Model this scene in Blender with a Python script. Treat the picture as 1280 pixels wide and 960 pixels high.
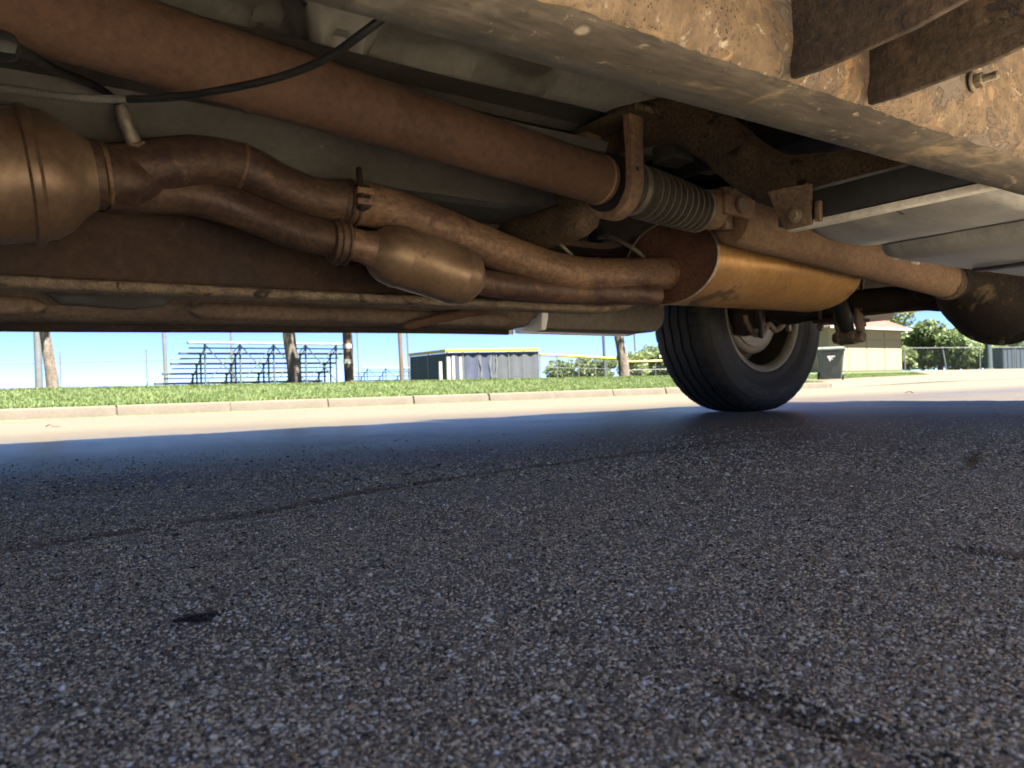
import bpy, bmesh, math, random
import numpy as np
from mathutils import Vector, Matrix, noise as mnoise

for o in list(bpy.data.objects):
    bpy.data.objects.remove(o)
scene = bpy.context.scene
COL = scene.collection
random.seed(7)
RNG = np.random.default_rng(11)
R = math.radians

# ------------------------------------------------------------------ camera
# world frame: +X runs towards the tail of the truck, +Y across the street, Z up
CAM_H = 0.11
FPX, W0, H0 = 967.0, 1280.0, 960.0
YAW, PITCH, ROLL = R(55.0), R(0.415), R(1.70)
fw0 = Vector((math.cos(YAW), math.sin(YAW), 0))
rt0 = Vector((math.sin(YAW), -math.cos(YAW), 0))
up0 = Vector((0, 0, 1))
fwd = fw0 * math.cos(PITCH) + up0 * math.sin(PITCH)
up1 = up0 * math.cos(PITCH) - fw0 * math.sin(PITCH)
rgt = rt0 * math.cos(ROLL) - up1 * math.sin(ROLL)
upv = up1 * math.cos(ROLL) + rt0 * math.sin(ROLL)
CAM = Vector((0, 0, CAM_H))
cam_data = bpy.data.cameras.new('camera')
cam_data.sensor_width = 36.0
cam_data.lens = 36.0 * FPX / W0
cam_data.clip_start = 0.01
cam_data.clip_end = 3000
cam_data.dof.use_dof = True
cam_data.dof.focus_distance = 0.65
cam_data.dof.aperture_fstop = 20.0
cam = bpy.data.objects.new('camera', cam_data)
COL.objects.link(cam)
mw = Matrix.Identity(4)
for i in range(3):
    mw[i][0] = rgt[i]; mw[i][1] = upv[i]; mw[i][2] = -fwd[i]; mw[i][3] = CAM[i]
cam.matrix_world = mw
scene.camera = cam

# ------------------------------------------------------------------ sky, sun, exposure
SUN_EL = R(67)
sun_h = Vector((0.12, -1.0, 0)).normalized()
sun_dir = sun_h * math.cos(SUN_EL) + Vector((0, 0, math.sin(SUN_EL)))
world = bpy.data.worlds.new('World')
scene.world = world
world.use_nodes = True
wn = world.node_tree.nodes; wl = world.node_tree.links
wn.clear()
sky = wn.new('ShaderNodeTexSky'); sky.sky_type = 'NISHITA'; sky.sun_disc = False
sky.sun_elevation = SUN_EL
sky.sun_rotation = math.atan2(sun_h.x, sun_h.y)
sky.air_density = 0.20; sky.dust_density = 0.25; sky.ozone_density = 2.0; sky.altitude = 2500
bg = wn.new('ShaderNodeBackground'); bg.inputs['Strength'].default_value = 0.05
wo = wn.new('ShaderNodeOutputWorld')
wl.new(sky.outputs[0], bg.inputs[0]); wl.new(bg.outputs[0], wo.inputs[0])
sd = bpy.data.lights.new('sun', 'SUN'); sd.energy = 5.0; sd.angle = R(0.53); sd.color = (1.0, 0.93, 0.82)
sun = bpy.data.objects.new('sun', sd); COL.objects.link(sun)
sun.rotation_euler = (-sun_dir).to_track_quat('-Z', 'Y').to_euler()
sun.location = (0, -4, 12)
scene.view_settings.view_transform = 'Standard'
scene.view_settings.look = 'None'
scene.view_settings.exposure = 3.5
scene.view_settings.gamma = 1.0
scene.view_settings.use_curve_mapping = False
scene.render.engine = 'CYCLES'
scene.cycles.max_bounces = 8
scene.cycles.diffuse_bounces = 5
scene.cycles.glossy_bounces = 4

# ------------------------------------------------------------------ helpers
def at(px, py, u=None, v=None, z=None, t=None):
    """point in the place seen at a photograph pixel, on a chosen plane or at a depth"""
    d = fwd + rgt * ((px - W0 / 2) / FPX) + upv * ((H0 / 2 - py) / FPX)
    if u is not None: k = (u - CAM.x) / d.x
    elif v is not None: k = (v - CAM.y) / d.y
    elif z is not None: k = (z - CAM.z) / d.z
    else: k = t
    return CAM + d * k

def P3(*a, **k):
    p = at(*a, **k); return (p.x, p.y, p.z)

def fbm(p, s=1.0, o=3):
    return mnoise.fractal(Vector(p) * s, 1.0, 2.0, o)

class MB:
    """collects shapes that become ONE mesh object"""
    def __init__(self): self.v = []; self.f = []
    def add(self, vs, fs):
        n = len(self.v); self.v += [tuple(q) for q in vs]
        self.f += [tuple(i + n for i in g) for g in fs]; return self
    def loft(self, rings, cap=True, closed=True):
        n = len(rings[0]); vs = [p for r in rings for p in r]; fs = []
        for i in range(len(rings) - 1):
            for j in range(n if closed else n - 1):
                k = (j + 1) % n
                fs.append((i*n + j, i*n + k, (i+1)*n + k, (i+1)*n + j))
        if cap and closed:
            fs.append(tuple(range(n))[::-1]); fs.append(tuple((len(rings)-1)*n + j for j in range(n)))
        return self.add(vs, fs)
    def box(self, x0, x1, y0, y1, z0, z1, bev=0.0, rot=None):
        bm = bmesh.new(); bmesh.ops.create_cube(bm, size=1)
        for q in bm.verts:
            q.co = Vector(((x0+x1)/2 + q.co.x*(x1-x0), (y0+y1)/2 + q.co.y*(y1-y0), (z0+z1)/2 + q.co.z*(z1-z0)))
        if bev > 0: bmesh.ops.bevel(bm, geom=list(bm.edges), offset=bev, segments=2, affect='EDGES', profile=0.5)
        if rot is not None:
            c = Vector(((x0+x1)/2, (y0+y1)/2, (z0+z1)/2))
            for q in bm.verts: q.co = c + rot @ (q.co - c)
        bm.verts.ensure_lookup_table()
        self.add([q.co.copy() for q in bm.verts], [[q.index for q in f.verts] for f in bm.faces]); bm.free(); return self
    def prism(self, poly, a0, a1, plane='xz', bev=0.0):
        """polygon in a plane, thickened along the third axis from a0 to a1"""
        m = {'xz': lambda p, a: (p[0], a, p[1]), 'yz': lambda p, a: (a, p[0], p[1]), 'xy': lambda p, a: (p[0], p[1], a)}[plane]
        bm = bmesh.new(); b0 = [bm.verts.new(m(p, a0)) for p in poly]; b1 = [bm.verts.new(m(p, a1)) for p in poly]
        n = len(poly); bm.faces.new(b0); bm.faces.new(b1[::-1])
        for i in range(n): bm.faces.new((b0[i], b1[i], b1[(i+1) % n], b0[(i+1) % n]))
        bmesh.ops.recalc_face_normals(bm, faces=list(bm.faces))
        if bev > 0: bmesh.ops.bevel(bm, geom=list(bm.edges), offset=bev, segments=2, affect='EDGES', profile=0.5, clamp_overlap=True)
        bm.verts.index_update()
        self.add([q.co.copy() for q in bm.verts], [[q.index for q in f.verts] for f in bm.faces]); bm.free(); return self
    def tube(self, path, r, n=16, cap=True):
        pts = [Vector(p) for p in path]; m = len(pts)
        rr = [r]*m if not hasattr(r, '__len__') else list(r)
        tg = []
        for i in range(m):
            a = pts[max(i-1, 0)]; b = pts[min(i+1, m-1)]; tg.append((b - a).normalized())
        nn = tg[0].orthogonal().normalized(); rings = []
        for i in range(m):
            if i: nn = (tg[i-1].rotation_difference(tg[i]) @ nn); nn = (nn - tg[i]*nn.dot(tg[i])).normalized()
            bb = tg[i].cross(nn)
            rings.append([pts[i] + (nn*math.cos(6.28318531*j/n) + bb*math.sin(6.28318531*j/n))*rr[i] for j in range(n)])
        return self.loft(rings, cap)
    def lathe(self, prof, org, axis, n=32, oval=(1, 1), upax=None, cap=True):
        """prof: (distance along axis, radius)"""
        ax = Vector(axis).normalized(); org = Vector(org)
        e1 = Vector(upax) if upax else (Vector((0, 0, 1)) if abs(ax.z) < 0.9 else Vector((1, 0, 0)))
        e1 = (e1 - ax*e1.dot(ax)).normalized(); e2 = ax.cross(e1)
        rings = [[org + ax*a + e1*(math.cos(6.28318531*j/n)*r*oval[0]) + e2*(math.sin(6.28318531*j/n)*r*oval[1]) for j in range(n)] for a, r in prof]
        return self.loft(rings, cap)
    def hexa(self, org, axis, r, h):
        return self.lathe([(0, r*.93), (h*.12, r), (h*.88, r), (h, r*.9)], org, axis, 6)
    def disp(self, amp, s, o=3, i0=0):
        for i in range(i0, len(self.v)):
            p = Vector(self.v[i]); d = mnoise.noise_vector(p*s)*amp + (mnoise.noise_vector(p*s*2.7)*amp*.4 if o > 1 else Vector())
            self.v[i] = tuple(p + d)
        return self
    def build(self, name, mat, parent=None, smooth=40):
        me = bpy.data.meshes.new(name)
        me.from_pydata(self.v, [], self.f); me.validate()
        bm = bmesh.new(); bm.from_mesh(me); bmesh.ops.recalc_face_normals(bm, faces=list(bm.faces)); bm.to_mesh(me); bm.free()
        if mat: me.materials.append(mat)
        o = bpy.data.objects.new(name, me); COL.objects.link(o)
        if smooth:
            me.shade_smooth()
            try: me.set_sharp_from_angle(angle=R(smooth))
            except Exception: pass
        return o

def tag(o, label=None, cat=None, group=None, kind=None):
    if label: o['label'] = label
    if cat: o['category'] = cat
    if group: o['group'] = group
    if kind: o['kind'] = kind
    return o

def thing(name, loc, label, cat, group=None, rz=0.0):
    o = bpy.data.objects.new(name, None); COL.objects.link(o)
    o.location = loc; o.rotation_euler = (0, 0, rz); o.empty_display_size = 0.2
    return tag(o, label, cat, group)

def part(mb, name, mat, parent, smooth=40, local=False, label=None):
    """local: mesh written in the parent's own coordinates; otherwise in place coordinates"""
    o = mb.build(name, mat, None, smooth); o.parent = parent
    if not local:
        r = parent
        while r.parent: r = r.parent
        o.matrix_parent_inverse = Matrix.Translation(-Vector(r.location)) if parent is r else Matrix.Identity(4)
    if label: o['label'] = label
    return o

def copy_tree(o, parent=None):
    c = o.copy(); COL.objects.link(c); inv = o.matrix_parent_inverse.copy(); c.parent = parent; c.matrix_parent_inverse = inv
    for ch in [q for q in bpy.data.objects if q.parent == o]: copy_tree(ch, c)
    return c

def crom(pts, k=8, vals=None):
    """Catmull-Rom through points; vals (radii) go along"""
    P = [Vector(p) for p in pts]; n = len(P); out = []; ov = []
    for i in range(n-1):
        a = P[max(i-1, 0)]; b = P[i]; c = P[i+1]; d = P[min(i+2, n-1)]
        for j in range(k):
            s = j/k
            out.append(0.5*((2*b) + (c-a)*s + (2*a-5*b+4*c-d)*s*s + (3*b-a-3*c+d)*s**3))
            if vals: ov.append(vals[i]*(1-s) + vals[i+1]*s)
    out.append(P[-1])
    if vals: ov.append(vals[-1]); return out, ov
    return out

def sstep(a, b, x):
    x = min(max((x-a)/(b-a), 0), 1); return x*x*(3-2*x)

# ------------------------------------------------------------------ materials
def mat_base(name):
    m = bpy.data.materials.new(name); m.use_nodes = True
    nt = m.node_tree; b = nt.nodes['Principled BSDF']
    return m, nt, b

def noise_node(nt, scale, detail=6, rough=0.6, vec=None, dist=0.0):
    n = nt.nodes.new('ShaderNodeTexNoise'); n.inputs['Scale'].default_value = scale
    n.inputs['Detail'].default_value = detail; n.inputs['Roughness'].default_value = rough; n.inputs['Distortion'].default_value = dist
    if vec is not None: nt.links.new(vec, n.inputs['Vector'])
    return n

def ramp(nt, src, stops, interp='LINEAR'):
    r = nt.nodes.new('ShaderNodeValToRGB'); cr = r.color_ramp; cr.interpolation = interp
    while len(cr.elements) < len(stops): cr.elements.new(0.5)
    for e, (p, c) in zip(cr.elements, stops):
        e.position = p; e.color = (c, c, c, 1) if not hasattr(c, '__len__') else (*c[:3], 1)
    nt.links.new(src, r.inputs[0]); return r

def mixc(nt, fac, a, b, mode='MIX'):
    m = nt.nodes.new('ShaderNodeMix'); m.data_type = 'RGBA'; m.blend_type = mode
    if hasattr(fac, 'links'): nt.links.new(fac, m.inputs[0])
    else: m.inputs[0].default_value = fac
    for s, q in ((6, a), (7, b)):
        if hasattr(q, 'links'): nt.links.new(q, m.inputs[s])
        else: m.inputs[s].default_value = (*q[:3], 1)
    return m.outputs[2]

def mk(name, stops, scale=14, detail=8, rough=(0.6, 0.9), bump=0.25, bscale=120, metallic=0.0, spots=None, fine=0.25,
       stretch=(1, 1, 1), spec=0.4, bdist=0.002, pits=None, flakes=None):
    """worn surface: blotches of several colours, fine grain, spots of a second colour, relief"""
    m, nt, b = mat_base(name)
    tc = nt.nodes.new('ShaderNodeTexCoord'); mp = nt.nodes.new('ShaderNodeMapping'); mp.inputs['Scale'].default_value = stretch
    nt.links.new(tc.outputs['Object'], mp.inputs[0]); vec = mp.outputs[0]
    n1 = noise_node(nt, scale, detail, 0.62, vec, 0.3)
    c = ramp(nt, n1.outputs[0], stops).outputs[0]
    if fine:
        n2 = noise_node(nt, scale*14, 4, 0.7, vec)
        g = ramp(nt, n2.outputs[0], [(0.3, 1-fine*1.6), (0.7, 1+fine*.6)]).outputs[0]
        c = mixc(nt, 1.0, c, g, 'MULTIPLY')
    if spots:
        for scol, sscale, lo, hi in spots:
            n3 = noise_node(nt, sscale, 7, 0.65, tc.outputs['Object'], 0.5)
            f = ramp(nt, n3.outputs[0], [(lo, 0.0), (hi, 1.0)]).outputs[0]
            c = mixc(nt, f, c, scol)
    pit = None
    if pits:
        psc, plo, pcol, pmask = pits          # small rust pits, gathered in patches
        vp = nt.nodes.new('ShaderNodeTexVoronoi'); vp.inputs['Scale'].default_value = psc; nt.links.new(tc.outputs['Object'], vp.inputs['Vector'])
        pn = noise_node(nt, psc*.07, 5, 0.6, tc.outputs['Object'])
        mk_ = ramp(nt, pn.outputs[0], [(pmask, 0.0), (pmask+.12, 1.0)]).outputs[0]
        pd = ramp(nt, vp.outputs['Distance'], [(plo*.6, 1.0), (plo, 0.0)]).outputs[0]
        pm = nt.nodes.new('ShaderNodeMath'); pm.operation = 'MULTIPLY'; nt.links.new(mk_, pm.inputs[0]); nt.links.new(pd, pm.inputs[1])
        pit = pm.outputs[0]; c = mixc(nt, pit, c, pcol)
    flk = None
    if flakes:
        fsc, flo, fcol = flakes               # flaked patches with hard edges
        nf = noise_node(nt, fsc, 12, 0.72, tc.outputs['Object'], 0.8)
        flk = ramp(nt, nf.outputs[0], [(flo, 0.0), (flo+.018, 1.0)]).outputs[0]
        c = mixc(nt, flk, c, fcol)
    nt.links.new(c, b.inputs['Base Color'])
    rr = ramp(nt, n1.outputs[0], [(0.3, rough[0]), (0.7, rough[1])])
    nt.links.new(rr.outputs[0], b.inputs['Roughness'])
    b.inputs['Metallic'].default_value = metallic
    b.inputs['Specular IOR Level'].default_value = spec
    if bump:
        n4 = noise_node(nt, bscale, 6, 0.65, vec)
        bp = nt.nodes.new('ShaderNodeBump'); bp.inputs['Strength'].default_value = bump; bp.inputs['Distance'].default_value = bdist
        h = n4.outputs[0]
        for extra, k in ((pit, -1.2), (flk, -.9)):
            if extra is not None:
                ma = nt.nodes.new('ShaderNodeMath'); ma.operation = 'MULTIPLY_ADD'; nt.links.new(extra, ma.inputs[0]); ma.inputs[1].default_value = k; nt.links.new(h, ma.inputs[2]); h = ma.outputs[0]
        nt.links.new(h, bp.inputs['Height']); nt.links.new(bp.outputs[0], b.inputs['Normal'])
    return m

def flat(name, col, rough=0.6, metallic=0.0, var=0.12, scale=6.0, bump=0.0):
    d = [(0.3, tuple(x*(1-var) for x in col)), (0.7, tuple(min(x*(1+var), 1) for x in col))]
    return mk(name, d, scale, 5, (rough*.9, min(rough*1.1, 1)), bump, 60, metallic, None, 0.08)
# ------------------------------------------------------------------ the place: heights
def road_z(v):
    return -0.09*sstep(2.6, 11.5, v) if v > 2.6 else 0.0
def lerp_tab(tab, x):
    if x <= tab[0][0]: return tab[0][1]
    for (a, ya), (b, yb) in zip(tab, tab[1:]):
        if x <= b: return ya + (yb-ya)*(x-a)/(b-a)
    return tab[-1][1]
BANK = [(11.75, 0.05), (12.6, 0.14), (15.0, 0.33), (17, 0.38), (22, 0.45), (60, 0.6), (900, 1.2)]
RAMP = [(10.5, -0.083), (13, 0.02), (20.5, 0.47), (30, 0.6), (60, 0.7), (900, 1.2)]
def ground_z(u, v):
    if v < 10.5: return road_z(v)
    b = lerp_tab(BANK, v) if v > 11.7 else road_z(v)
    w = sstep(17.0, 24.0, u)
    return b*(1-w) + lerp_tab(RAMP, v)*w
PAVE = [(18.2, 11.6), (19.0, 14.4), (25, 15.2), (32.5, 16.3), (38, 20.0), (120, 22.0)]
def pave_top(u):
    return lerp_tab(PAVE, u) if u > 18.2 else 11.6

# ------------------------------------------------------------------ street
def asphalt_mat(name, near=True):
    m, nt, b = mat_base(name)
    tc = nt.nodes.new('ShaderNodeTexCoord'); vec = tc.outputs['Object']
    big = noise_node(nt, 1.3, 6, 0.6, vec, 0.4)
    wearc = ramp(nt, big.outputs[0], [(0.3, (0.35, 0.325, 0.285)), (0.5, (0.43, 0.40, 0.35)), (0.7, (0.50, 0.465, 0.41))]).outputs[0]
    vo = nt.nodes.new('ShaderNodeTexVoronoi'); vo.inputs['Scale'].default_value = 640; vo.inputs['Randomness'].default_value = 1.0
    nt.links.new(vec, vo.inputs['Vector'])
    sep = nt.nodes.new('ShaderNodeSeparateColor'); nt.links.new(vo.outputs['Color'], sep.inputs[0])
    stone = ramp(nt, sep.outputs[0], [(0.0, (0.06, 0.058, 0.055)), (0.3, (0.20, 0.195, 0.185)), (0.55, (0.36, 0.35, 0.33)), (0.75, (0.48, 0.455, 0.42)), (0.92, (0.62, 0.60, 0.57)), (1.0, (0.78, 0.76, 0.73))]).outputs[0]
    edge = ramp(nt, vo.outputs['Distance'], [(0.3, 1.0), (0.62, 0.18)]).outputs[0]
    stone = mixc(nt, 1.0, stone, edge, 'MULTIPLY')
    c = mixc(nt, 0.62, wearc, stone)
    # dark drops and damp oil marks with a shape of their own
    st = nt.nodes.new('ShaderNodeMapping'); st.vector_type = 'POINT'
    p = at(242, 779, z=0)
    st.inputs['Location'].default_value = (-p.x, -p.y, 0)
    sx = nt.nodes.new('ShaderNodeMapping'); sx.inputs['Rotation'].default_value = (0, 0, R(-52)+R(90)); sx.inputs['Scale'].default_value = (40, 105, 0)
    wob = noise_node(nt, 60, 3, 0.6, vec); add = nt.nodes.new('ShaderNodeVectorMath'); add.operation = 'MULTIPLY_ADD'
    nt.links.new(vec, st.inputs[0]); nt.links.new(st.outputs[0], sx.inputs[0])
    nt.links.new(wob.outputs['Color'], add.inputs[0]); add.inputs[1].default_value = (0.9, 0.9, 0); nt.links.new(sx.outputs[0], add.inputs[2])
    ln = nt.nodes.new('ShaderNodeVectorMath'); ln.operation = 'LENGTH'
    sub = nt.nodes.new('ShaderNodeVectorMath'); sub.operation = 'SUBTRACT'; sub.inputs[1].default_value = (0.45, 0.45, 0)
    nt.links.new(add.outputs[0], sub.inputs[0]); nt.links.new(sub.outputs[0], ln.inputs[0])
    dk = ramp(nt, ln.outputs['Value'], [(0.62, 1.0), (0.95, 0.0)]).outputs[0]
    c = mixc(nt, dk, c, (0.018, 0.019, 0.026))
    spn = noise_node(nt, 5.5, 4, 0.55, vec); spf = ramp(nt, spn.outputs[0], [(0.66, 0.0), (0.75, 0.45)]).outputs[0]
    c = mixc(nt, spf, c, (0.05, 0.047, 0.045))
    # colour itself darkened past the truck's shadow to hold down the sunlit road
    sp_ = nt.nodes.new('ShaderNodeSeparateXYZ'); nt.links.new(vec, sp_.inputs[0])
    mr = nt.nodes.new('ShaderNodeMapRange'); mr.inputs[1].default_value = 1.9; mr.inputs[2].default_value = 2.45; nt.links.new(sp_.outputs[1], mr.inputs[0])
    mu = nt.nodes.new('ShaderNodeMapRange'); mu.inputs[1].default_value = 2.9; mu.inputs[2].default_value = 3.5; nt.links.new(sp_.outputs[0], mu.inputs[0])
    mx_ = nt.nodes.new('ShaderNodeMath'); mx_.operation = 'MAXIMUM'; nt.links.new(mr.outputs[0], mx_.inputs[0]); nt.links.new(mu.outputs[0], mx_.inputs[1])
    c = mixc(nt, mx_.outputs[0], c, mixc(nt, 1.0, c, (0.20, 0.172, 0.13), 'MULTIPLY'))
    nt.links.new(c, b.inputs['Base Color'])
    rg = nt.nodes.new('ShaderNodeMapRange'); rg.inputs[1].default_value = .9; rg.inputs[2].default_value = 2.4; rg.inputs[3].default_value = .5; rg.inputs[4].default_value = .28
    nt.links.new(sp_.outputs[1], rg.inputs[0]); rh = nt.nodes.new('ShaderNodeMapRange'); rh.inputs[1].default_value = 2.5; rh.inputs[2].default_value = 4.0; rh.inputs[3].default_value = .0; rh.inputs[4].default_value = .5; nt.links.new(sp_.outputs[1], rh.inputs[0])
    ra = nt.nodes.new('ShaderNodeMath'); nt.links.new(rg.outputs[0], ra.inputs[0]); nt.links.new(rh.outputs[0], ra.inputs[1]); nt.links.new(ra.outputs[0], b.inputs['Roughness'])
    b.inputs['Specular IOR Level'].default_value = 0.5
    bp = nt.nodes.new('ShaderNodeBump'); bp.inputs['Strength'].default_value = 0.7; bp.inputs['Distance'].default_value = 0.0014; bp.invert = True
    sm = nt.nodes.new('ShaderNodeMapRange'); sm.inputs[1].default_value = 1.2; sm.inputs[2].default_value = 3.0; sm.inputs[3].default_value = .75; sm.inputs[4].default_value = .12
    nt.links.new(sp_.outputs[1], sm.inputs[0]); nt.links.new(sm.outputs[0], bp.inputs['Strength'])
    nt.links.new(vo.outputs['Distance'], bp.inputs['Height']); nt.links.new(bp.outputs[0], b.inputs['Normal'])
    return m
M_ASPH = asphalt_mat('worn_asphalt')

CRACKS = [[P3(x, y, z=0) for x, y in q] for q in (
    [(-60, 700), (60, 678), (160, 663), (260, 650), (330, 641), (420, 622), (520, 605), (640, 588), (800, 566), (1000, 545)],
    [(880, 846), (960, 880), (1030, 905), (1120, 935), (1230, 985)],
    [(1190, 684), (1240, 690), (1300, 699)],
    [(1206, 583), (1214, 573), (1222, 566)])]
CR_W = [0.010, 0.004, 0.005, 0.007]
CR_D = [0.0045, 0.006, 0.006, 0.007]
def crack_at(u, v):
    d = 0.0
    for q, w, dp in zip(CRACKS, CR_W, CR_D):
        for a, b in zip(q, q[1:]):
            ax, ay = a[0], a[1]; dx, dy = b[0]-ax, b[1]-ay; L = dx*dx+dy*dy
            s = min(max(((u-ax)*dx + (v-ay)*dy)/L, 0), 1)
            e = math.hypot(u-ax-s*dx, v-ay-s*dy) + 0.004*mnoise.noise(Vector((u*30, v*30, 0)))
            if e < w*2.2: d = min(d, -dp*max(0, 1-(e/w)**2))
            elif e < 0.03: d = max(d, 0.0025*(1-e/0.03)) if d == 0 else d
    return d
def near_z(u, v):
    z = 0.0035*fbm((u, v, 0), 3.0, 3) + 0.0012*mnoise.noise(Vector((u*40, v*40, 3)))
    if -0.2 < u < 2.4 and 0 < v < 2.2: z += crack_at(u, v)
    return z
def axis_lines(lo, hi, a, b, fine):
    c = list(np.arange(a, b, fine)); s = fine; x = b
    while x < hi: c.append(x); s *= 1.35; x += min(s, 6.0)
    c.append(hi); s = fine; x = a - fine
    while x > lo: c.insert(0, x); s *= 1.35; x -= min(s, 6.0)
    c.insert(0, lo); return c
def sheet(name, us, vs, zf, mat, keep=None):
    nu, nv = len(us), len(vs)
    verts = [(u, v, zf(u, v)) for u in us for v in vs]
    faces = [(i*nv+j, (i+1)*nv+j, (i+1)*nv+j+1, i*nv+j+1) for i in range(nu-1) for j in range(nv-1)
             if keep is None or keep(0.5*(us[i]+us[i+1]), 0.5*(vs[j]+vs[j+1]))]
    mb = MB(); mb.v = verts; mb.f = faces
    return mb.build(name, mat, None, 180)
us = axis_lines(-150, 150, -0.25, 2.2, 0.011); vs = axis_lines(-60, 11.6, 0.02, 2.1, 0.011)
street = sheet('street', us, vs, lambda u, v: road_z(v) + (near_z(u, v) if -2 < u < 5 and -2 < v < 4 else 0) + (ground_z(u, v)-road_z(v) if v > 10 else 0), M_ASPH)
tag(street, kind='structure')
# cross street climbing away on the right: rows follow its slanting edge
mb = MB(); rows = []
for u in np.concatenate([np.arange(18.2, 45, 0.6), np.arange(45, 121, 4)]):
    top = pave_top(u); rows.append([(u, 11.6 + (top-11.6)*k/14, ground_z(u, 11.6 + (top-11.6)*k/14) + 0.006) for k in range(15)])
mb.loft(rows, cap=False, closed=False)
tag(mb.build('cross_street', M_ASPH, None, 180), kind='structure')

# loose and half-bedded stone chips of the worn surface, nearest the lens
def stone_chips():
    n1, n2 = 185000, 22000
    N = n1+n2
    t = np.concatenate([RNG.uniform(.16, .72, int(n1*.68)), .72 + RNG.gamma(1.0, .33, n1-int(n1*.68)), .9 + RNG.gamma(2, .3, n2)])
    xx = RNG.uniform(-.85, .85, N)
    keep = (fw0.y*t + rt0.y*xx*t) < 1.05 + .75*RNG.uniform(size=N)**1.5; t, xx = t[keep], xx[keep]; N = len(t)
    u = fw0.x*t + rt0.x*xx*t; v = fw0.y*t + rt0.y*xx*t
    sz = RNG.gamma(4, .00011, N)*np.where(t > .9, 1.5, 1.0)*(.8+.5*np.minimum(t, 1)) + .00022
    octa = np.array([(1, 0, 0), (-1, 0, 0), (0, 1, 0), (0, -1, 0), (0, 0, 1), (0, 0, -1)], float)*1.25
    V = octa[None] + RNG.uniform(-.38, .38, (N, 6, 3))
    V *= sz[:, None, None]; V *= np.stack([RNG.uniform(.8, 1.3, N), RNG.uniform(.8, 1.3, N), RNG.uniform(.45, .8, N)], 1)[:, None, :]
    a = RNG.uniform(0, 6.283, N); ca, sa = np.cos(a)[:, None], np.sin(a)[:, None]
    b = RNG.normal(0, .5, N); cb_, sb_ = np.cos(b)[:, None], np.sin(b)[:, None]
    x, y, z = V[..., 0], V[..., 1], V[..., 2]
    x, z = x*cb_ - z*sb_, x*sb_ + z*cb_
    x, y = x*ca - y*sa, x*sa + y*ca
    # surface height from the street's own fine grid
    ga = np.arange(-1.2, 4.2, .011); gb = np.arange(-.6, 5.2, .011)
    lo_u, lo_v = ga[0], gb[0]
    iu = np.clip(((u-lo_u)/.011).astype(int), 0, len(ga)-2); iv = np.clip(((v-lo_v)/.011).astype(int), 0, len(gb)-2)
    need = {}
    def hz(i, j):
        k = (i, j)
        if k not in need: need[k] = near_z(ga[i], gb[j])
        return need[k]
    fu2 = (u-ga[iu])/.011; fv2 = (v-gb[iv])/.011
    zz = np.array([hz(i, j)*(1-p)*(1-q) + hz(i+1, j)*p*(1-q) + hz(i, j+1)*(1-p)*q + hz(i+1, j+1)*p*q for i, j, p, q in zip(iu.tolist(), iv.tolist(), fu2.tolist(), fv2.tolist())])
    zz += sz*RNG.uniform(-.2, .3, N)
    V = np.stack([x+u[:, None], y+v[:, None], z+zz[:, None]], 2).reshape(-1, 3)
    F = np.array([(0, 2, 4), (2, 1, 4), (1, 3, 4), (3, 0, 4), (2, 0, 5), (1, 2, 5), (3, 1, 5), (0, 3, 5)])
    F = (F[None] + (np.arange(N)*6)[:, None, None]).reshape(-1, 3)
    me = bpy.data.meshes.new('stone_chips')
    me.vertices.add(len(V)); me.vertices.foreach_set('co', V.ravel().astype(np.float32))
    me.loops.add(F.size); me.loops.foreach_set('vertex_index', F.ravel().astype(np.int32))
    me.polygons.add(len(F)); me.polygons.foreach_set('loop_start', (np.arange(len(F))*3).astype(np.int32))
    me.update(calc_edges=True)
    pal = np.array([(.02, .02, .019), (.08, .078, .073), (.16, .158, .153), (.22, .216, .207), (.28, .268, .245), (.33, .325, .312), (.22, .175, .135), (.4, .395, .38), (.13, .131, .134)])
    ci = RNG.choice(len(pal), N, p=[.12, .15, .19, .18, .12, .09, .06, .045, .045])
    c = np.minimum(pal[ci]*np.array([3.25, 3.15, 2.6]), .92)*RNG.uniform(.75, 1.15, (N, 1))
    # the dark oil spot stains the chips too
    p0 = at(242, 779, z=0); ma = at(279, 774, z=0) - at(206, 785, z=0); ml = math.hypot(ma.x, ma.y); mx, my = ma.x/ml, ma.y/ml
    da = ((u-p0.x)*mx + (v-p0.y)*my)/(ml*.5); db_ = (-(u-p0.x)*my + (v-p0.y)*mx)/.0105
    wob = np.array([mnoise.noise(Vector((a_*120, b_*120, 1))) if abs(q_) < 2 and abs(w_) < 3 else 0 for a_, b_, q_, w_ in zip(u, v, da, db_)])
    oil = np.clip((1.15 - np.hypot(da, db_) - .9*wob)/.5, 0, .93)[:, None]
    c = c*(1-oil) + np.array([.008, .008, .011])*oil
    c = np.concatenate([c, np.ones((N, 1))], 1).repeat(6, 0)
    at_ = me.color_attributes.new('stone', 'FLOAT_COLOR', 'POINT'); at_.data.foreach_set('color', c.ravel().astype(np.float32))
    m, nt, bs = mat_base('stone_chip'); an = nt.nodes.new('ShaderNodeAttribute'); an.attribute_name = 'stone'
    nt.links.new(an.outputs['Color'], bs.inputs['Base Color']); bs.inputs['Roughness'].default_value = .38
    me.materials.append(m)
    o = bpy.data.objects.new('stone_chips', me); COL.objects.link(o)
    tag(o, 'loose grey and brown stone chips bedded in the worn asphalt', 'gravel', kind='stuff')
stone_chips()

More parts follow.
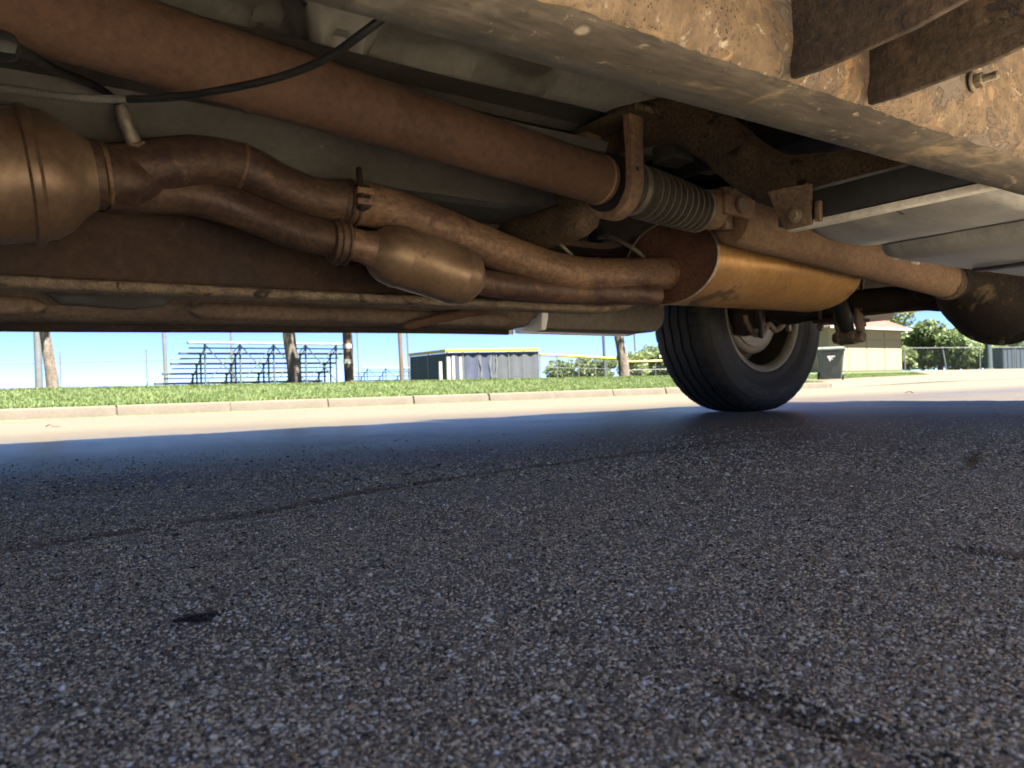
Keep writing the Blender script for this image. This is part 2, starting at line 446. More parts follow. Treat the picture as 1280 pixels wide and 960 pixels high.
# ------------------------------------------------------------------ truck materials
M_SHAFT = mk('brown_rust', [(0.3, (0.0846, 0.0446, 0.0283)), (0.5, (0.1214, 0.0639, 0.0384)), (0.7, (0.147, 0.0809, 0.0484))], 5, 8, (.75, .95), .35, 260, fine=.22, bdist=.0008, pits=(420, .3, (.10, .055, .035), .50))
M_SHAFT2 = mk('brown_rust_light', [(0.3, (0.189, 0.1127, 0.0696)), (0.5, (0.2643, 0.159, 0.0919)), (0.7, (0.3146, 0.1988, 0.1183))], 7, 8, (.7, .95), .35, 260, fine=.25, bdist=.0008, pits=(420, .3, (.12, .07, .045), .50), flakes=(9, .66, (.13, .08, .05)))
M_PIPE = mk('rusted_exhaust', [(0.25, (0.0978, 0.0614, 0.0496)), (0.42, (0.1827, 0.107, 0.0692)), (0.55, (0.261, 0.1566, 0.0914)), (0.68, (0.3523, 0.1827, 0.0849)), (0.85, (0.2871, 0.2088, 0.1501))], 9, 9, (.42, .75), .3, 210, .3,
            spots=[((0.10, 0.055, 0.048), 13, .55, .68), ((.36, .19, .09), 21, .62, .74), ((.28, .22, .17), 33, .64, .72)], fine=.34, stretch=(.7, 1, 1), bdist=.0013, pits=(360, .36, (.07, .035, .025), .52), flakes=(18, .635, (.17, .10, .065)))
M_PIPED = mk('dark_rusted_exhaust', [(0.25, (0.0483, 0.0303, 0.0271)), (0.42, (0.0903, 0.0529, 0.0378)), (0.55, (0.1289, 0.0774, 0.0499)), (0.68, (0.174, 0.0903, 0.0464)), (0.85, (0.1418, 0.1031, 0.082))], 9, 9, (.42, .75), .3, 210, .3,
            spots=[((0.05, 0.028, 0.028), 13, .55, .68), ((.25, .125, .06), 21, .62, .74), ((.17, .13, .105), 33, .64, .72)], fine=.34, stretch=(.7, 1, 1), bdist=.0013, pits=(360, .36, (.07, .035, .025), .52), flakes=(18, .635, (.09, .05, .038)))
M_CAT = mk('tinted_steel', [(0.25, (0.1162, 0.073, 0.0514)), (0.5, (0.2246, 0.1458, 0.0881)), (0.75, (0.3253, 0.2261, 0.1396))], 6, 7, (.34, .52), .15, 90, .42,
           spots=[((.12, .06, .045), 9, .58, .75), ((.10, .06, .05), 34, .68, .74)], fine=.15, bdist=.001, flakes=(12, .67, (.15, .08, .05)))
M_MUF = mk('golden_muffler', [(0.25, (0.4531, 0.239, 0.0844)), (0.5, (0.6116, 0.3399, 0.124)), (0.75, (0.6797, 0.4089, 0.1686))], 4, 7, (.32, .5), .15, 80, .5,
           spots=[((.20, .135, .08), 6, .60, .64), ((.62, .50, .36), 9, .66, .8)], fine=.14, stretch=(1.6, 1, 1), bdist=.001, flakes=(5.5, .625, (.20, .13, .07)), pits=(260, .22, (.25, .15, .07), .55))
M_CAP = mk('red_brown_cap', [(0.3, (0.1053, 0.0462, 0.0319)), (0.5, (0.1685, 0.0752, 0.0455)), (0.7, (0.2211, 0.1156, 0.0684))], 12, 9, (.6, .9), .5, 200, fine=.35, bdist=.001)
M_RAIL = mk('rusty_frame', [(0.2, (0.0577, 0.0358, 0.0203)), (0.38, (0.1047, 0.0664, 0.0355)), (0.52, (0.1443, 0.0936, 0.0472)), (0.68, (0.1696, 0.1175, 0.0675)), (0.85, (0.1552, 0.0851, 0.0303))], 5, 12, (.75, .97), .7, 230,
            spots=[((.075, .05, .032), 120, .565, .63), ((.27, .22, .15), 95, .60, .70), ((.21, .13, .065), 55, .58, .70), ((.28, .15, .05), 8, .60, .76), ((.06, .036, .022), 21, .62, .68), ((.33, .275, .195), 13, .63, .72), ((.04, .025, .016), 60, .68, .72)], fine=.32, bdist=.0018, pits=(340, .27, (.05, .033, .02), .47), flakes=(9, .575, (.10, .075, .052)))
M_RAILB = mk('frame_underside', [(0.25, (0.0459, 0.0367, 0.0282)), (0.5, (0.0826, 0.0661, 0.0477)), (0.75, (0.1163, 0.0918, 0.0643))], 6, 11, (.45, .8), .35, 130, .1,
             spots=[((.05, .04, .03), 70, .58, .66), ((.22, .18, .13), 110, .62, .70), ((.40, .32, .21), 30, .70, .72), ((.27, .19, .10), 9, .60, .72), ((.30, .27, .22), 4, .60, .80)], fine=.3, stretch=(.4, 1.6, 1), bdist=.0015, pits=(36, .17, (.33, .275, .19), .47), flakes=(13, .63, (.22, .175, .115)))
M_DARK = mk('dark_rust', [(0.3, (0.0134, 0.0085, 0.0061)), (0.5, (0.0274, 0.0177, 0.011)), (0.7, (0.0518, 0.0341, 0.0195))], 10, 10, (.75, .95), .6, 110,
            spots=[((.17, .115, .06), 14, .60, .74), ((.20, .16, .11), 44, .68, .74)], fine=.4, bdist=.002, pits=(300, .30, (.09, .062, .036), .54))
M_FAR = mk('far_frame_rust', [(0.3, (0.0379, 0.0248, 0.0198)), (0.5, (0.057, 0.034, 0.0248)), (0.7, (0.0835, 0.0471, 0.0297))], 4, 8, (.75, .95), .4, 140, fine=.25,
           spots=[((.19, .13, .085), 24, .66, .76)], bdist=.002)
M_LIP = mk('scaly_flange', [(0.3, (0.099, 0.0715, 0.055)), (0.5, (0.209, 0.154, 0.1045)), (0.7, (0.308, 0.231, 0.154))], 24, 10, (.75, .95), .9, 140,
           spots=[((.05, .035, .03), 26, .56, .64)], fine=.4, bdist=.004, flakes=(26, .60, (.05, .035, .025)))
M_XM = mk('crossmember_rust', [(0.3, (0.0725, 0.0447, 0.0289)), (0.5, (0.1317, 0.0842, 0.0473)), (0.7, (0.1973, 0.1383, 0.079))], 12, 10, (.7, .95), .8, 150,
          spots=[((.26, .20, .13), 42, .66, .74), ((.20, .085, .03), 15, .62, .74)], fine=.4, bdist=.003, pits=(420, .25, (.13, .095, .06), .56), flakes=(16, .62, (.03, .02, .014)))
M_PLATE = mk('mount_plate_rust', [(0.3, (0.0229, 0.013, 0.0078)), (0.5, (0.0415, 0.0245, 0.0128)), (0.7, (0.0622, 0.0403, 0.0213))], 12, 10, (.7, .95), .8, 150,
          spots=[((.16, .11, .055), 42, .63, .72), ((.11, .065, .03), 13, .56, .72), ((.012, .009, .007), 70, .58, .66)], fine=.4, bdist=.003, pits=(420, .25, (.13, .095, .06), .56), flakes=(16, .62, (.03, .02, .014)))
M_FLOOR = mk('dusty_floor_pan', [(0.3, (0.1587, 0.1446, 0.1175)), (0.5, (0.233, 0.2118, 0.1774)), (0.7, (0.2876, 0.2634, 0.2216))], 3, 8, (.45, .7), .2, 80,
             spots=[((.09, .075, .055), 5, .60, .72)], fine=.15, bdist=.002, flakes=(7, .65, (.12, .10, .075)))
M_SHIELD = mk('dull_heat_shield', [(0.3, (0.0979, 0.0857, 0.0709)), (0.5, (0.1274, 0.1151, 0.0955)), (0.7, (0.1615, 0.1469, 0.1224))], 4, 7, (.45, .65), .2, 60, .3,
              spots=[((.10, .075, .055), 9, .6, .7)], fine=.12, bdist=.002)
M_ROCK = mk('dirty_rocker', [(0.3, (0.12, 0.084, 0.0624)), (0.5, (0.18, 0.126, 0.09)), (0.7, (0.24, 0.174, 0.12))], 5, 8, (.7, .9), .35, 110,
            spots=[((.055, .04, .033), 11, .58, .7)], fine=.25, bdist=.002)
M_WHITE = mk('white_paint', [(0.3, (0.74, 0.74, 0.73)), (0.7, (0.8, 0.8, 0.79))], 3, 4, (.2, .32), 0, fine=.03)
M_TANK = mk('dusty_tank', [(0.28, (0.0995, 0.0936, 0.0865)), (0.5, (0.1989, 0.1872, 0.1697)), (0.72, (0.3392, 0.3219, 0.2926))], 4, 8, (.24, .42), .12, 70,
            spots=[((.05, .047, .044), 3.5, .58, .74), ((.42, .39, .34), 17, .68, .78)], fine=.14, stretch=(1, 2.6, 1), bdist=.0015, flakes=(10, .68, (.40, .37, .32)))
M_BLACK = mk('black_plastic', [(0.3, (0.012, 0.012, 0.012)), (0.7, (0.026, 0.025, 0.023))], 9, 8, (.3, .6), .3, 120, spots=[((.10, .09, .07), 17, .66, .78)], fine=.2, bdist=.001)
M_EDGE = mk('pale_edge', [(0.3, (0.40, 0.36, 0.30)), (0.7, (0.62, 0.57, 0.49))], 9, 8, (.4, .6), .2, 120, fine=.2)
M_BOOT = mk('rubber_boot', [(0.3, (0.0618, 0.0506, 0.0375)), (0.7, (0.134, 0.1086, 0.0766))], 12, 7, (.5, .75), .3, 150, fine=.25, bdist=.001)
M_TYRE = mk('tyre_rubber', [(0.3, (0.012, 0.012, 0.0126)), (0.7, (0.0228, 0.0216, 0.021))], 10, 7, (.65, .85), .3, 180, spots=[((.05, .043, .036), 5, .6, .8)], fine=.25, bdist=.001)
M_LETTER = flat('worn_letter_rubber', (.05, .048, .046), .6)
M_RIM = mk('cream_rim', [(0.3, (0.1109, 0.0913, 0.0649)), (0.5, (0.168, 0.1434, 0.1051)), (0.7, (0.1949, 0.1695, 0.1298))], 9, 7, (.4, .65), .2, 90, spots=[((.16, .10, .06), 18, .62, .72)], fine=.2)
M_BRAKE = mk('brake_rust', [(0.3, (0.06, 0.04, 0.028)), (0.5, (0.14, 0.095, 0.06)), (0.7, (0.26, 0.19, 0.12))], 18, 9, (.6, .9), .7, 150, fine=.35, bdist=.002)
M_CABLE = mk('black_cable', [(0.3, (0.012, 0.012, 0.012)), (0.7, (0.03, 0.028, 0.026))], 20, 6, (.4, .6), .2, 200, fine=.2)
M_SHEATH = mk('grey_sheath', [(0.3, (0.14, 0.125, 0.10)), (0.7, (0.24, 0.215, 0.18))], 25, 6, (.5, .7), .2, 200, fine=.2)
M_BOLT = mk('worn_bolt', [(0.3, (0.072, 0.0502, 0.0306)), (0.5, (0.1485, 0.113, 0.0727)), (0.7, (0.2115, 0.1674, 0.1148))], 60, 7, (.4, .7), .4, 300, .3, fine=.3, bdist=.0006)
M_SENS = mk('sensor_steel', [(0.3, (0.17, 0.135, 0.10)), (0.7, (0.33, 0.28, 0.22))], 40, 6, (.4, .6), .2, 200, .4, fine=.2)
M_GLASS = mk('dark_window', [(0.3, (0.01, 0.012, 0.013)), (0.7, (0.016, 0.018, 0.02))], 3, 3, (.04, .08), 0, fine=0, spec=.6)

# ------------------------------------------------------------------ truck
VC = 0.965                     # centre line
TRUCK = thing('pickup_truck', (1.2, VC, 0), 'white pickup truck seen from below, rusty underside filling the top half', 'truck')
def T(mb, name, mat, smooth=40, label=None, parent=None):
    return part(mb, name, mat, parent or TRUCK, smooth, label=label)

# --- frame rails
def kick(u): return 0.27*sstep(1.25, 2.05, u)
RZ0, RZ1 = 0.275, 0.45
def rail(vin, vout, name, sgn):
    """box rail; vin is the side towards the centre line"""
    web, und = MB(), MB()
    us_ = list(np.arange(-1.6, .05, 0.05)) + list(np.arange(.05, 1.05, .004)) + list(np.arange(1.05, 1.3, .03)) + list(np.arange(1.3, 3.4, .06))
    top, bot = [], []
    for u in us_:
        k = kick(u)
        def q(v, z, a):
            p = Vector((u, v, z+k)); n = mnoise.noise(p*24)*.0010 + mnoise.noise(p*70)*.0008 + (mnoise.noise(p*170)*.0008 if a > .9 else 0)
            return (u, v + n*a*sgn, z + k + n*a*.7)
        top.append([q(vin, RZ0+.004, .05), q(vin, RZ1, .1), q(vout, RZ1, .5), q(vout, RZ0+.10, 1.3), q(vout, RZ0+.05, 1.4), q(vout, RZ0+.022, 1.8), q(vout+(vin-vout)*.03, RZ0+.012, 2.0), q(vout+(vin-vout)*.09, RZ0+.0065, 1.5), q(vout+(vin-vout)*.16, RZ0+.004, 1.0)])
        bot.append([q(vout+(vin-vout)*.14, RZ0+.0038, 1.0), q(vout+(vin-vout)*.3, RZ0+.0012, .7), q(vout+(vin-vout)*.6, RZ0, .5), q(vin-(vin-vout)*.03, RZ0, .12), q(vin, RZ0+.0022, .05), q(vin, RZ0+.006, .05)])
    web.loft(top, cap=False, closed=False); und.loft(bot, cap=False, closed=False)
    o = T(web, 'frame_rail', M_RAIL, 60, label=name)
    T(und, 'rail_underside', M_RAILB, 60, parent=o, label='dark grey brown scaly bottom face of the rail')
    return o
near_rail = rail(0.312, 0.256, 'near frame rail with sunny orange tan rust', -1)
# far rail: an open channel, flange lip towards us
FR0 = RZ0+.019; far = MB(); lip = MB(); ru = []
for u in list(np.arange(-1.6, 1.3, 0.014)) + list(np.arange(1.3, 3.4, .06)):
    k = kick(u); n = lambda s, a: mnoise.noise(Vector((u*s, 3.1, a)))
    ru.append(([(u, 1.42+.0, RZ1+.012+k), (u, 1.495, RZ1+.012+k), (u, 1.50, RZ1+k), (u, 1.50, FR0+.006+k), (u, 1.492, FR0+.006+k), (u, 1.492, RZ1-.005+k), (u, 1.42, RZ1-.002+k)],
               [(u, 1.49, FR0+.012+k), (u, 1.425+.002*n(30, 1), FR0+.017+k+.0015*n(40, 2)), (u, 1.415+.002*n(25, 7), FR0+.012+k+.001*n(50, 9)), (u, 1.414+.0015*n(40, 5), FR0+.003+k+.0012*n(60, 3)), (u, 1.422+.001*n(45, 8), FR0-.003+k), (u, 1.44, FR0-.0005+k), (u, 1.4895, FR0+k)]))
far.loft([a for a, b in ru], cap=True); lip.loft([b for a, b in ru], cap=True)
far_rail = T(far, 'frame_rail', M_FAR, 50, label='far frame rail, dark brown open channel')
T(lip, 'flange_lip', M_LIP, 60, parent=far_rail, label='scaly pale rust lip along the bottom')

for (x_, y_) in ((322, 333), (92, 316), (560, 356)):
    q = at(x_, y_, v=1.4905); mb = MB(); mb.lathe([(0, .011), (.001, .0115), (.002, .008)], q, (0, -1, 0), 20); T(mb, 'rivet', M_FAR, 40, parent=far_rail)
# --- body mount plates on the near rail, and its bolt
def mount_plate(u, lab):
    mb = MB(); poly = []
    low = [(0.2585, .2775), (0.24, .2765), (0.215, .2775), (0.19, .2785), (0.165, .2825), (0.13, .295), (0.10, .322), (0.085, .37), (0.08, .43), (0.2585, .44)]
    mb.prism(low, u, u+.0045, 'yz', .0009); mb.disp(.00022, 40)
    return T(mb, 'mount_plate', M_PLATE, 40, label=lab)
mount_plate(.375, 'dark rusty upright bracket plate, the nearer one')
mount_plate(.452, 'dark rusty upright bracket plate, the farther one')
pb = at(1216, 103, v=.2545)
mb = MB(); mb.lathe([(0, .0072), (.0009, .0076), (.0018, .0072), (.002, .0035)], pb, (0, -1, 0), 24)
ob = T(mb, 'frame_bolt', M_BOLT, 40, label='small washer and threaded bolt on the rail side')
mb = MB(); mb.hexa(pb + Vector((0, -.0019, 0)), (0, -1, 0), .0052, .0052); T(mb, 'nut', M_BOLT, 30, parent=ob)
mb = MB(); pr = []
for i in range(11): pr += [(.007+i*.0009, .0029), (.00745+i*.0009, .0024)]
mb.lathe(pr, pb, (0, -1, 0), 14); T(mb, 'threaded_end', M_BOLT, 60, parent=ob)

# --- drive line
A0 = Vector((-.75, .855, .55)); 
pA = at(300, 88, u=.262); pE = at(752, 226, u=.925)
dirf = (pE - pA).normalized()
A0 = pA - dirf*1.0
L = (pE - A0).length
mb = MB(); rt = .0425
prof = [(0, rt*.8), (.01, rt*.95)] + [(.03 + (L-.05)*i/40, rt + .0003*math.sin(i*2.1)) for i in range(41)] + [(L-.012, rt), (L-.010, rt*1.012), (L-.004, rt*1.012), (L-.001, rt*.985), (L, rt*.93), (L+.004, rt*.72), (L+.05, rt*.6)]
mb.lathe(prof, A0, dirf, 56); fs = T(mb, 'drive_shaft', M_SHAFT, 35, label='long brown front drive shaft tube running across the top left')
mb = MB(); mb.lathe([(L-.0165, rt+.0002), (L-.015, rt+.0016), (L-.0125, rt+.0018), (L-.011, rt+.0002)], A0, dirf, 64, cap=False); mb.disp(.0006, 160); T(mb, 'weld_bead', M_SHAFT2, 60, parent=fs)
# centre bearing: rubber ring in a hanging strap
cb = pE + dirf*.03
mb = MB(); mb.lathe([(-.018, .036), (-.018, .052), (.018, .052), (.018, .036)], cb, dirf, 40); bear = T(mb, 'centre_bearing', M_BLACK, 40)
mb = MB(); path = []
e1 = Vector((0, 0, 1)); e2 = Vector((0, -1, 0)); rs = .056
pts = [(e2*rs + e1*.115), (e2*rs + e1*.085), (e2*rs + e1*.05), (e2*rs + e1*.02)]
pts += [e2*(rs*math.cos(a)) - e1*(rs*math.sin(a)) for a in np.linspace(0, math.pi, 22)]
pts += [(-e2*rs + e1*.02), (-e2*rs + e1*.05), (-e2*rs + e1*.085), (-e2*rs + e1*.115)]
rings = []
for i, p in enumerate(pts):
    a = pts[max(i-1, 0)]; b = pts[min(i+1, len(pts)-1)]; tg = (b-a).normalized(); nn = tg.cross(dirf).normalized()
    wd = .017 + .005*sstep(.05, .1, p.z); c = cb + p + dirf*.004; th = .0065
    rings.append([c + nn*th*s2 + dirf*wd*s1 for s1, s2 in ((-1, -1), (-.94, -1.15), (.94, -1.15), (1, -1), (1, 1), (.94, 1.15), (-.94, 1.15), (-1, 1))])
mb.loft(rings); mb.disp(.0006, 60)
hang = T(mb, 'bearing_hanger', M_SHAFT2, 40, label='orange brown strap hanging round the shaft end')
mb = MB(); mb.lathe([(0, .004), (.0015, .0042), (.0025, .003)], cb + e2*(rs+.0072) + e1*.012 + dirf*.002, e2, 14); T(mb, 'strap_hole', M_BLACK, parent=hang)
# slip boot with bellows
pB0 = at(800, 240, v=pE.y+.01); pB1 = at(868, 262, v=pE.y+.02)
db = (pB1-pB0).normalized(); LB = (pB1-pB0).length
mb = MB(); prof = [(-.045, .040), (-.03, .047), (-.012, .0475), (-.008, .041)]
nb = 9
for i in range(nb):
    a = LB*(i+.0)/nb; w = LB/nb; s = 1-.012*i
    prof += [(a+.05*w, .0355*s), (a+.34*w, .0440*s), (a+.45*w, .0492*s), (a+.55*w, .0492*s), (a+.66*w, .0440*s), (a+.95*w, .0355*s)]
prof += [(LB+.002, .040), (LB+.004, .0425), (LB+.016, .0425), (LB+.018, .036)]
mb.lathe(prof, pB0, db, 44); boot = T(mb, 'slip_joint_boot', M_BOOT, 50, label='ribbed black rubber boot on the drive shaft joint')
M_RIDGE = flat('dusty_rubber_ridge', (.15, .127, .097), .7)
for i in range(nb):
    a = LB*i/nb; w = LB/nb; k_ = 1-.012*i; mb = MB()
    mb.lathe([(a+.41*w, .0486*k_), (a+.44*w, .0498*k_), (a+.56*w, .0498*k_), (a+.59*w, .0486*k_)], pB0, db, 44, cap=False); T(mb, 'bellows_ridge', M_RIDGE, 50, parent=boot)
mb = MB(); mb.lathe([(-.030, .047), (-.030, .049), (-.018, .049), (-.018, .047)], pB0, db, 40); T(mb, 'boot_clamp', M_SENS, parent=boot)
mb = MB(); mb.lathe([(LB+.006, .0424), (LB+.006, .0437), (LB+.013, .0437), (LB+.013, .0424)], pB0, db, 40); T(mb, 'boot_clamp', M_SENS, parent=boot)
# universal joint
pJ = at(905, 262, v=pE.y+.01)
d2 = (pJ-pB1).normalized()
mb2 = MB(); mb2.lathe([(0, .034), (.02, .034), (.03, .04), (.052, .04)], pB1, d2, 28)
for s in (-1, 1):
    tmp = MB(); tmp.prism([(-.045, -.020), (.004, -.022), (.018, -.016), (.023, 0), (.018, .016), (.004, .022), (-.045, .020)], s*.032-.008, s*.032+.008, 'xz', .006)
    mb2.add([Vector(p)+pJ for p in tmp.v], tmp.f)
uj = T(mb2, 'joint_yoke', M_SHAFT2, 40)
mb = MB(); mb.lathe([(-.045, .010), (-.045, .0165), (-.030, .017), (.030, .017), (.045, .0165), (.045, .010)], pJ, (0, 1, 0), 22)
mb.lathe([(-.043, .016), (-.032, .016), (.032, .016), (.043, .016)], pJ, (0, 0, 1), 22)
T(mb, 'joint_cross', M_PIPE, 40, parent=uj)
mb = MB()
mb.lathe([(-.0475, .0115), (-.0475, .0135), (-.0455, .0135), (-.0455, .0115)], pJ, (0, 1, 0), 20); T(mb, 'snap_ring', M_SENS, parent=uj)
# rear shaft
pR0 = at(918, 280, v=pE.y+.015); pR1 = at(1186, 352, v=1.03)
dr = (pR1-pR0).normalized(); LR = (pR1-pR0).length; rr_ = .0455
mb = MB(); mb.lathe([(-.012, .02), (-.008, rr_*.93), (.004, rr_)] + [(.01+(LR-.03)*i/24, rr_) for i in range(25)] + [(LR-.012, rr_*1.01), (LR-.004, rr_*.98), (LR, rr_*.8), (LR+.02, rr_*.6), (LR+.05, rr_*.55)], pR0, dr, 44)
for s in (-1, 1):
    tmp = MB(); tmp.prism([(-.018, -.014), (-.006, -.02), (.05, -.03), (.05, .03), (-.006, .02), (-.018, .014)], s*.034-.007, s*.034+.007, 'xy', .006)
    mb.add([Vector((p[0], p[2], p[1]))*1.0 + pJ for p in [(a[0], a[1], a[2]) for a in tmp.v]], tmp.f)
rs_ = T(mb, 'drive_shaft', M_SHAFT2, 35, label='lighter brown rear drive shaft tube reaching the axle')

# --- rear axle
AU, AZ = 2.45, 0.365
mb = MB(); pin = Vector((AU-.02, 1.03, AZ))
mb.lathe([(-.26, .030), (-.255, .048), (-.235, .050), (-.23, .040), (-.20, .045), (-.16, .07), (-.12, .10), (-.06, .135), (.0, .15), (.06, .145), (.11, .12), (.14, .07), (.15, .02)], pin, (1, 0, -.02), 36)
mb.disp(.004, 12); axle = T(mb, 'differential', M_DARK, 50, label='dark rusty differential housing at the right edge')
mb = MB(); mb.lathe([(.045, .152), (.045, .168), (.062, .168), (.062, .152)], pin, (1, 0, 0), 36); T(mb, 'cover_flange', M_DARK, parent=axle)
for k in range(12):
    a = 6.283*k/12; mb = MB(); mb.hexa(pin + Vector((.040, .16*math.cos(a), .16*math.sin(a))), (1, 0, 0), .008, .006); T(mb, 'cover_bolt', M_BOLT, parent=axle)
mb = MB(); fl = pin + Vector((-.262, 0, 0))
mb.lathe([(-.022, .03), (-.022, .046), (-.004, .049), (0, .049), (.012, .045)], fl, (1, 0, 0), 28)
py = T(mb, 'pinion_flange', M_XM, parent=axle)
for k in range(4):
    a = .5 + 6.283*k/4; mb = MB(); mb.lathe([(-.03, .006), (-.028, .0075), (.0, .0075)], fl + Vector((0, .038*math.cos(a), .038*math.sin(a))), (1, 0, 0), 10); T(mb, 'flange_bolt', M_BOLT, parent=axle)
for s in (-1, 1):
    mb = MB(); y0 = 1.03 + s*.09; y1 = VC + s*.86
    mb.tube([(AU, y0 + (y1-y0)*i/12, AZ) for i in range(13)], [.07, .056, .047] + [.044]*10, 24); mb.disp(.0015, 20)
    T(mb, 'axle_tube', M_DARK, 50)
# brake line and small clamp bits along the axle
mb = MB(); mb.tube(crom([(AU-.05, 1.15, AZ-.03), (AU-.055, 1.35, AZ-.045), (AU-.05, 1.5, AZ-.02), (AU-.05, 1.68, AZ-.05), (AU-.06, 1.78, AZ-.02)], 6), .0035, 8); T(mb, 'brake_line', M_DARK)
# leaf springs with plates, U-bolts and shock absorbers
for s, vv in ((1, 1.52), (-1, 2*VC-1.52)):
    mb = MB()
    for k, (hl, zz) in enumerate(((.66, 0), (.5, -.011), (.36, -.022), (.2, -.034))):
        rings = []
        for i in range(25):
            x = -hl + 2*hl*i/24; z = AZ + .085 + zz + .11*(x/.66)**2*(1 if k < 9 else 0)
            rings.append([(AU+x, vv-.031, z-.0048), (AU+x, vv+.031, z-.0048), (AU+x, vv+.031, z+.0048), (AU+x, vv-.031, z+.0048)])
        mb.loft(rings)
    sp = T(mb, 'leaf_spring', M_DARK, 30)
    mb = MB(); mb.prism([(AU-.085, AZ-.06), (AU+.085, AZ-.06), (AU+.085, AZ-.047), (AU-.085, AZ-.047)], vv-.055, vv+.055, 'xz', .003); T(mb, 'spring_plate', M_DARK, parent=sp)
    for du in (-.055, .055):
        mb = MB(); w = .045
        mb.tube(crom([(AU+du, vv-w, AZ-.085), (AU+du, vv-w, AZ+.05), (AU+du, vv-w, AZ+.088), (AU+du, vv, AZ+.102), (AU+du, vv+w, AZ+.088), (AU+du, vv+w, AZ+.05), (AU+du, vv+w, AZ-.085)], 4), .0065, 10); T(mb, 'u_bolt', M_XM, parent=sp)
        for w2 in (-w, w):
            mb = MB(); mb.hexa((AU+du, vv+w2, AZ-.075), (0, 0, 1), .011, .013); T(mb, 'u_bolt_nut', M_XM, 30, parent=sp)
# hanging shock bracket: two lugs and the shock eye
sb = at(1060, 395, u=AU-.06)
sy = sb.y
for dv, lean in ((.028, 0), (-.034, 1)):
    mb = MB(); zt, zb = AZ-.02, .236
    poly = [(-.034, zt), (.034, zt), (.031, zt-.05), (.022, zb+.045), (.024, zb+.012), (.008, zb-.012), (-.012, zb-.008), (-.03, zb+.008), (-.022, zb+.04), (-.03, zt-.06)]
    if lean: poly = [(-.014, zt), (.022, zt), (.03, zt-.05), (.026, zb+.02), (.012, zb-.004), (-.010, zb), (-.006, zb+.04), (-.014, zt-.05)]
    mb.prism([(AU-.06+a, b) for a, b in poly], sy+dv-.006, sy+dv+.006, 'xz', .003); mb.disp(.0015, 30)
    T(mb, 'shock_lug', M_XM, 40)
mb = MB(); mb.lathe([(-.055, .012), (-.052, .019), (-.03, .019), (-.028, .024), (.022, .024), (.024, .018), (.05, .018), (.052, .01)], (AU-.06, sy, .25), (0, 1, 0), 20); T(mb, 'shock_eye', M_BRAKE, 40)
mb = MB(); mb.lathe([(0, .02), (.03, .022), (.05, .026), (.30, .026), (.31, .03), (.55, .03)], (AU-.06, sy, .27), (-.45, -.05, .9), 20); T(mb, 'shock_absorber', M_BLACK, 40)

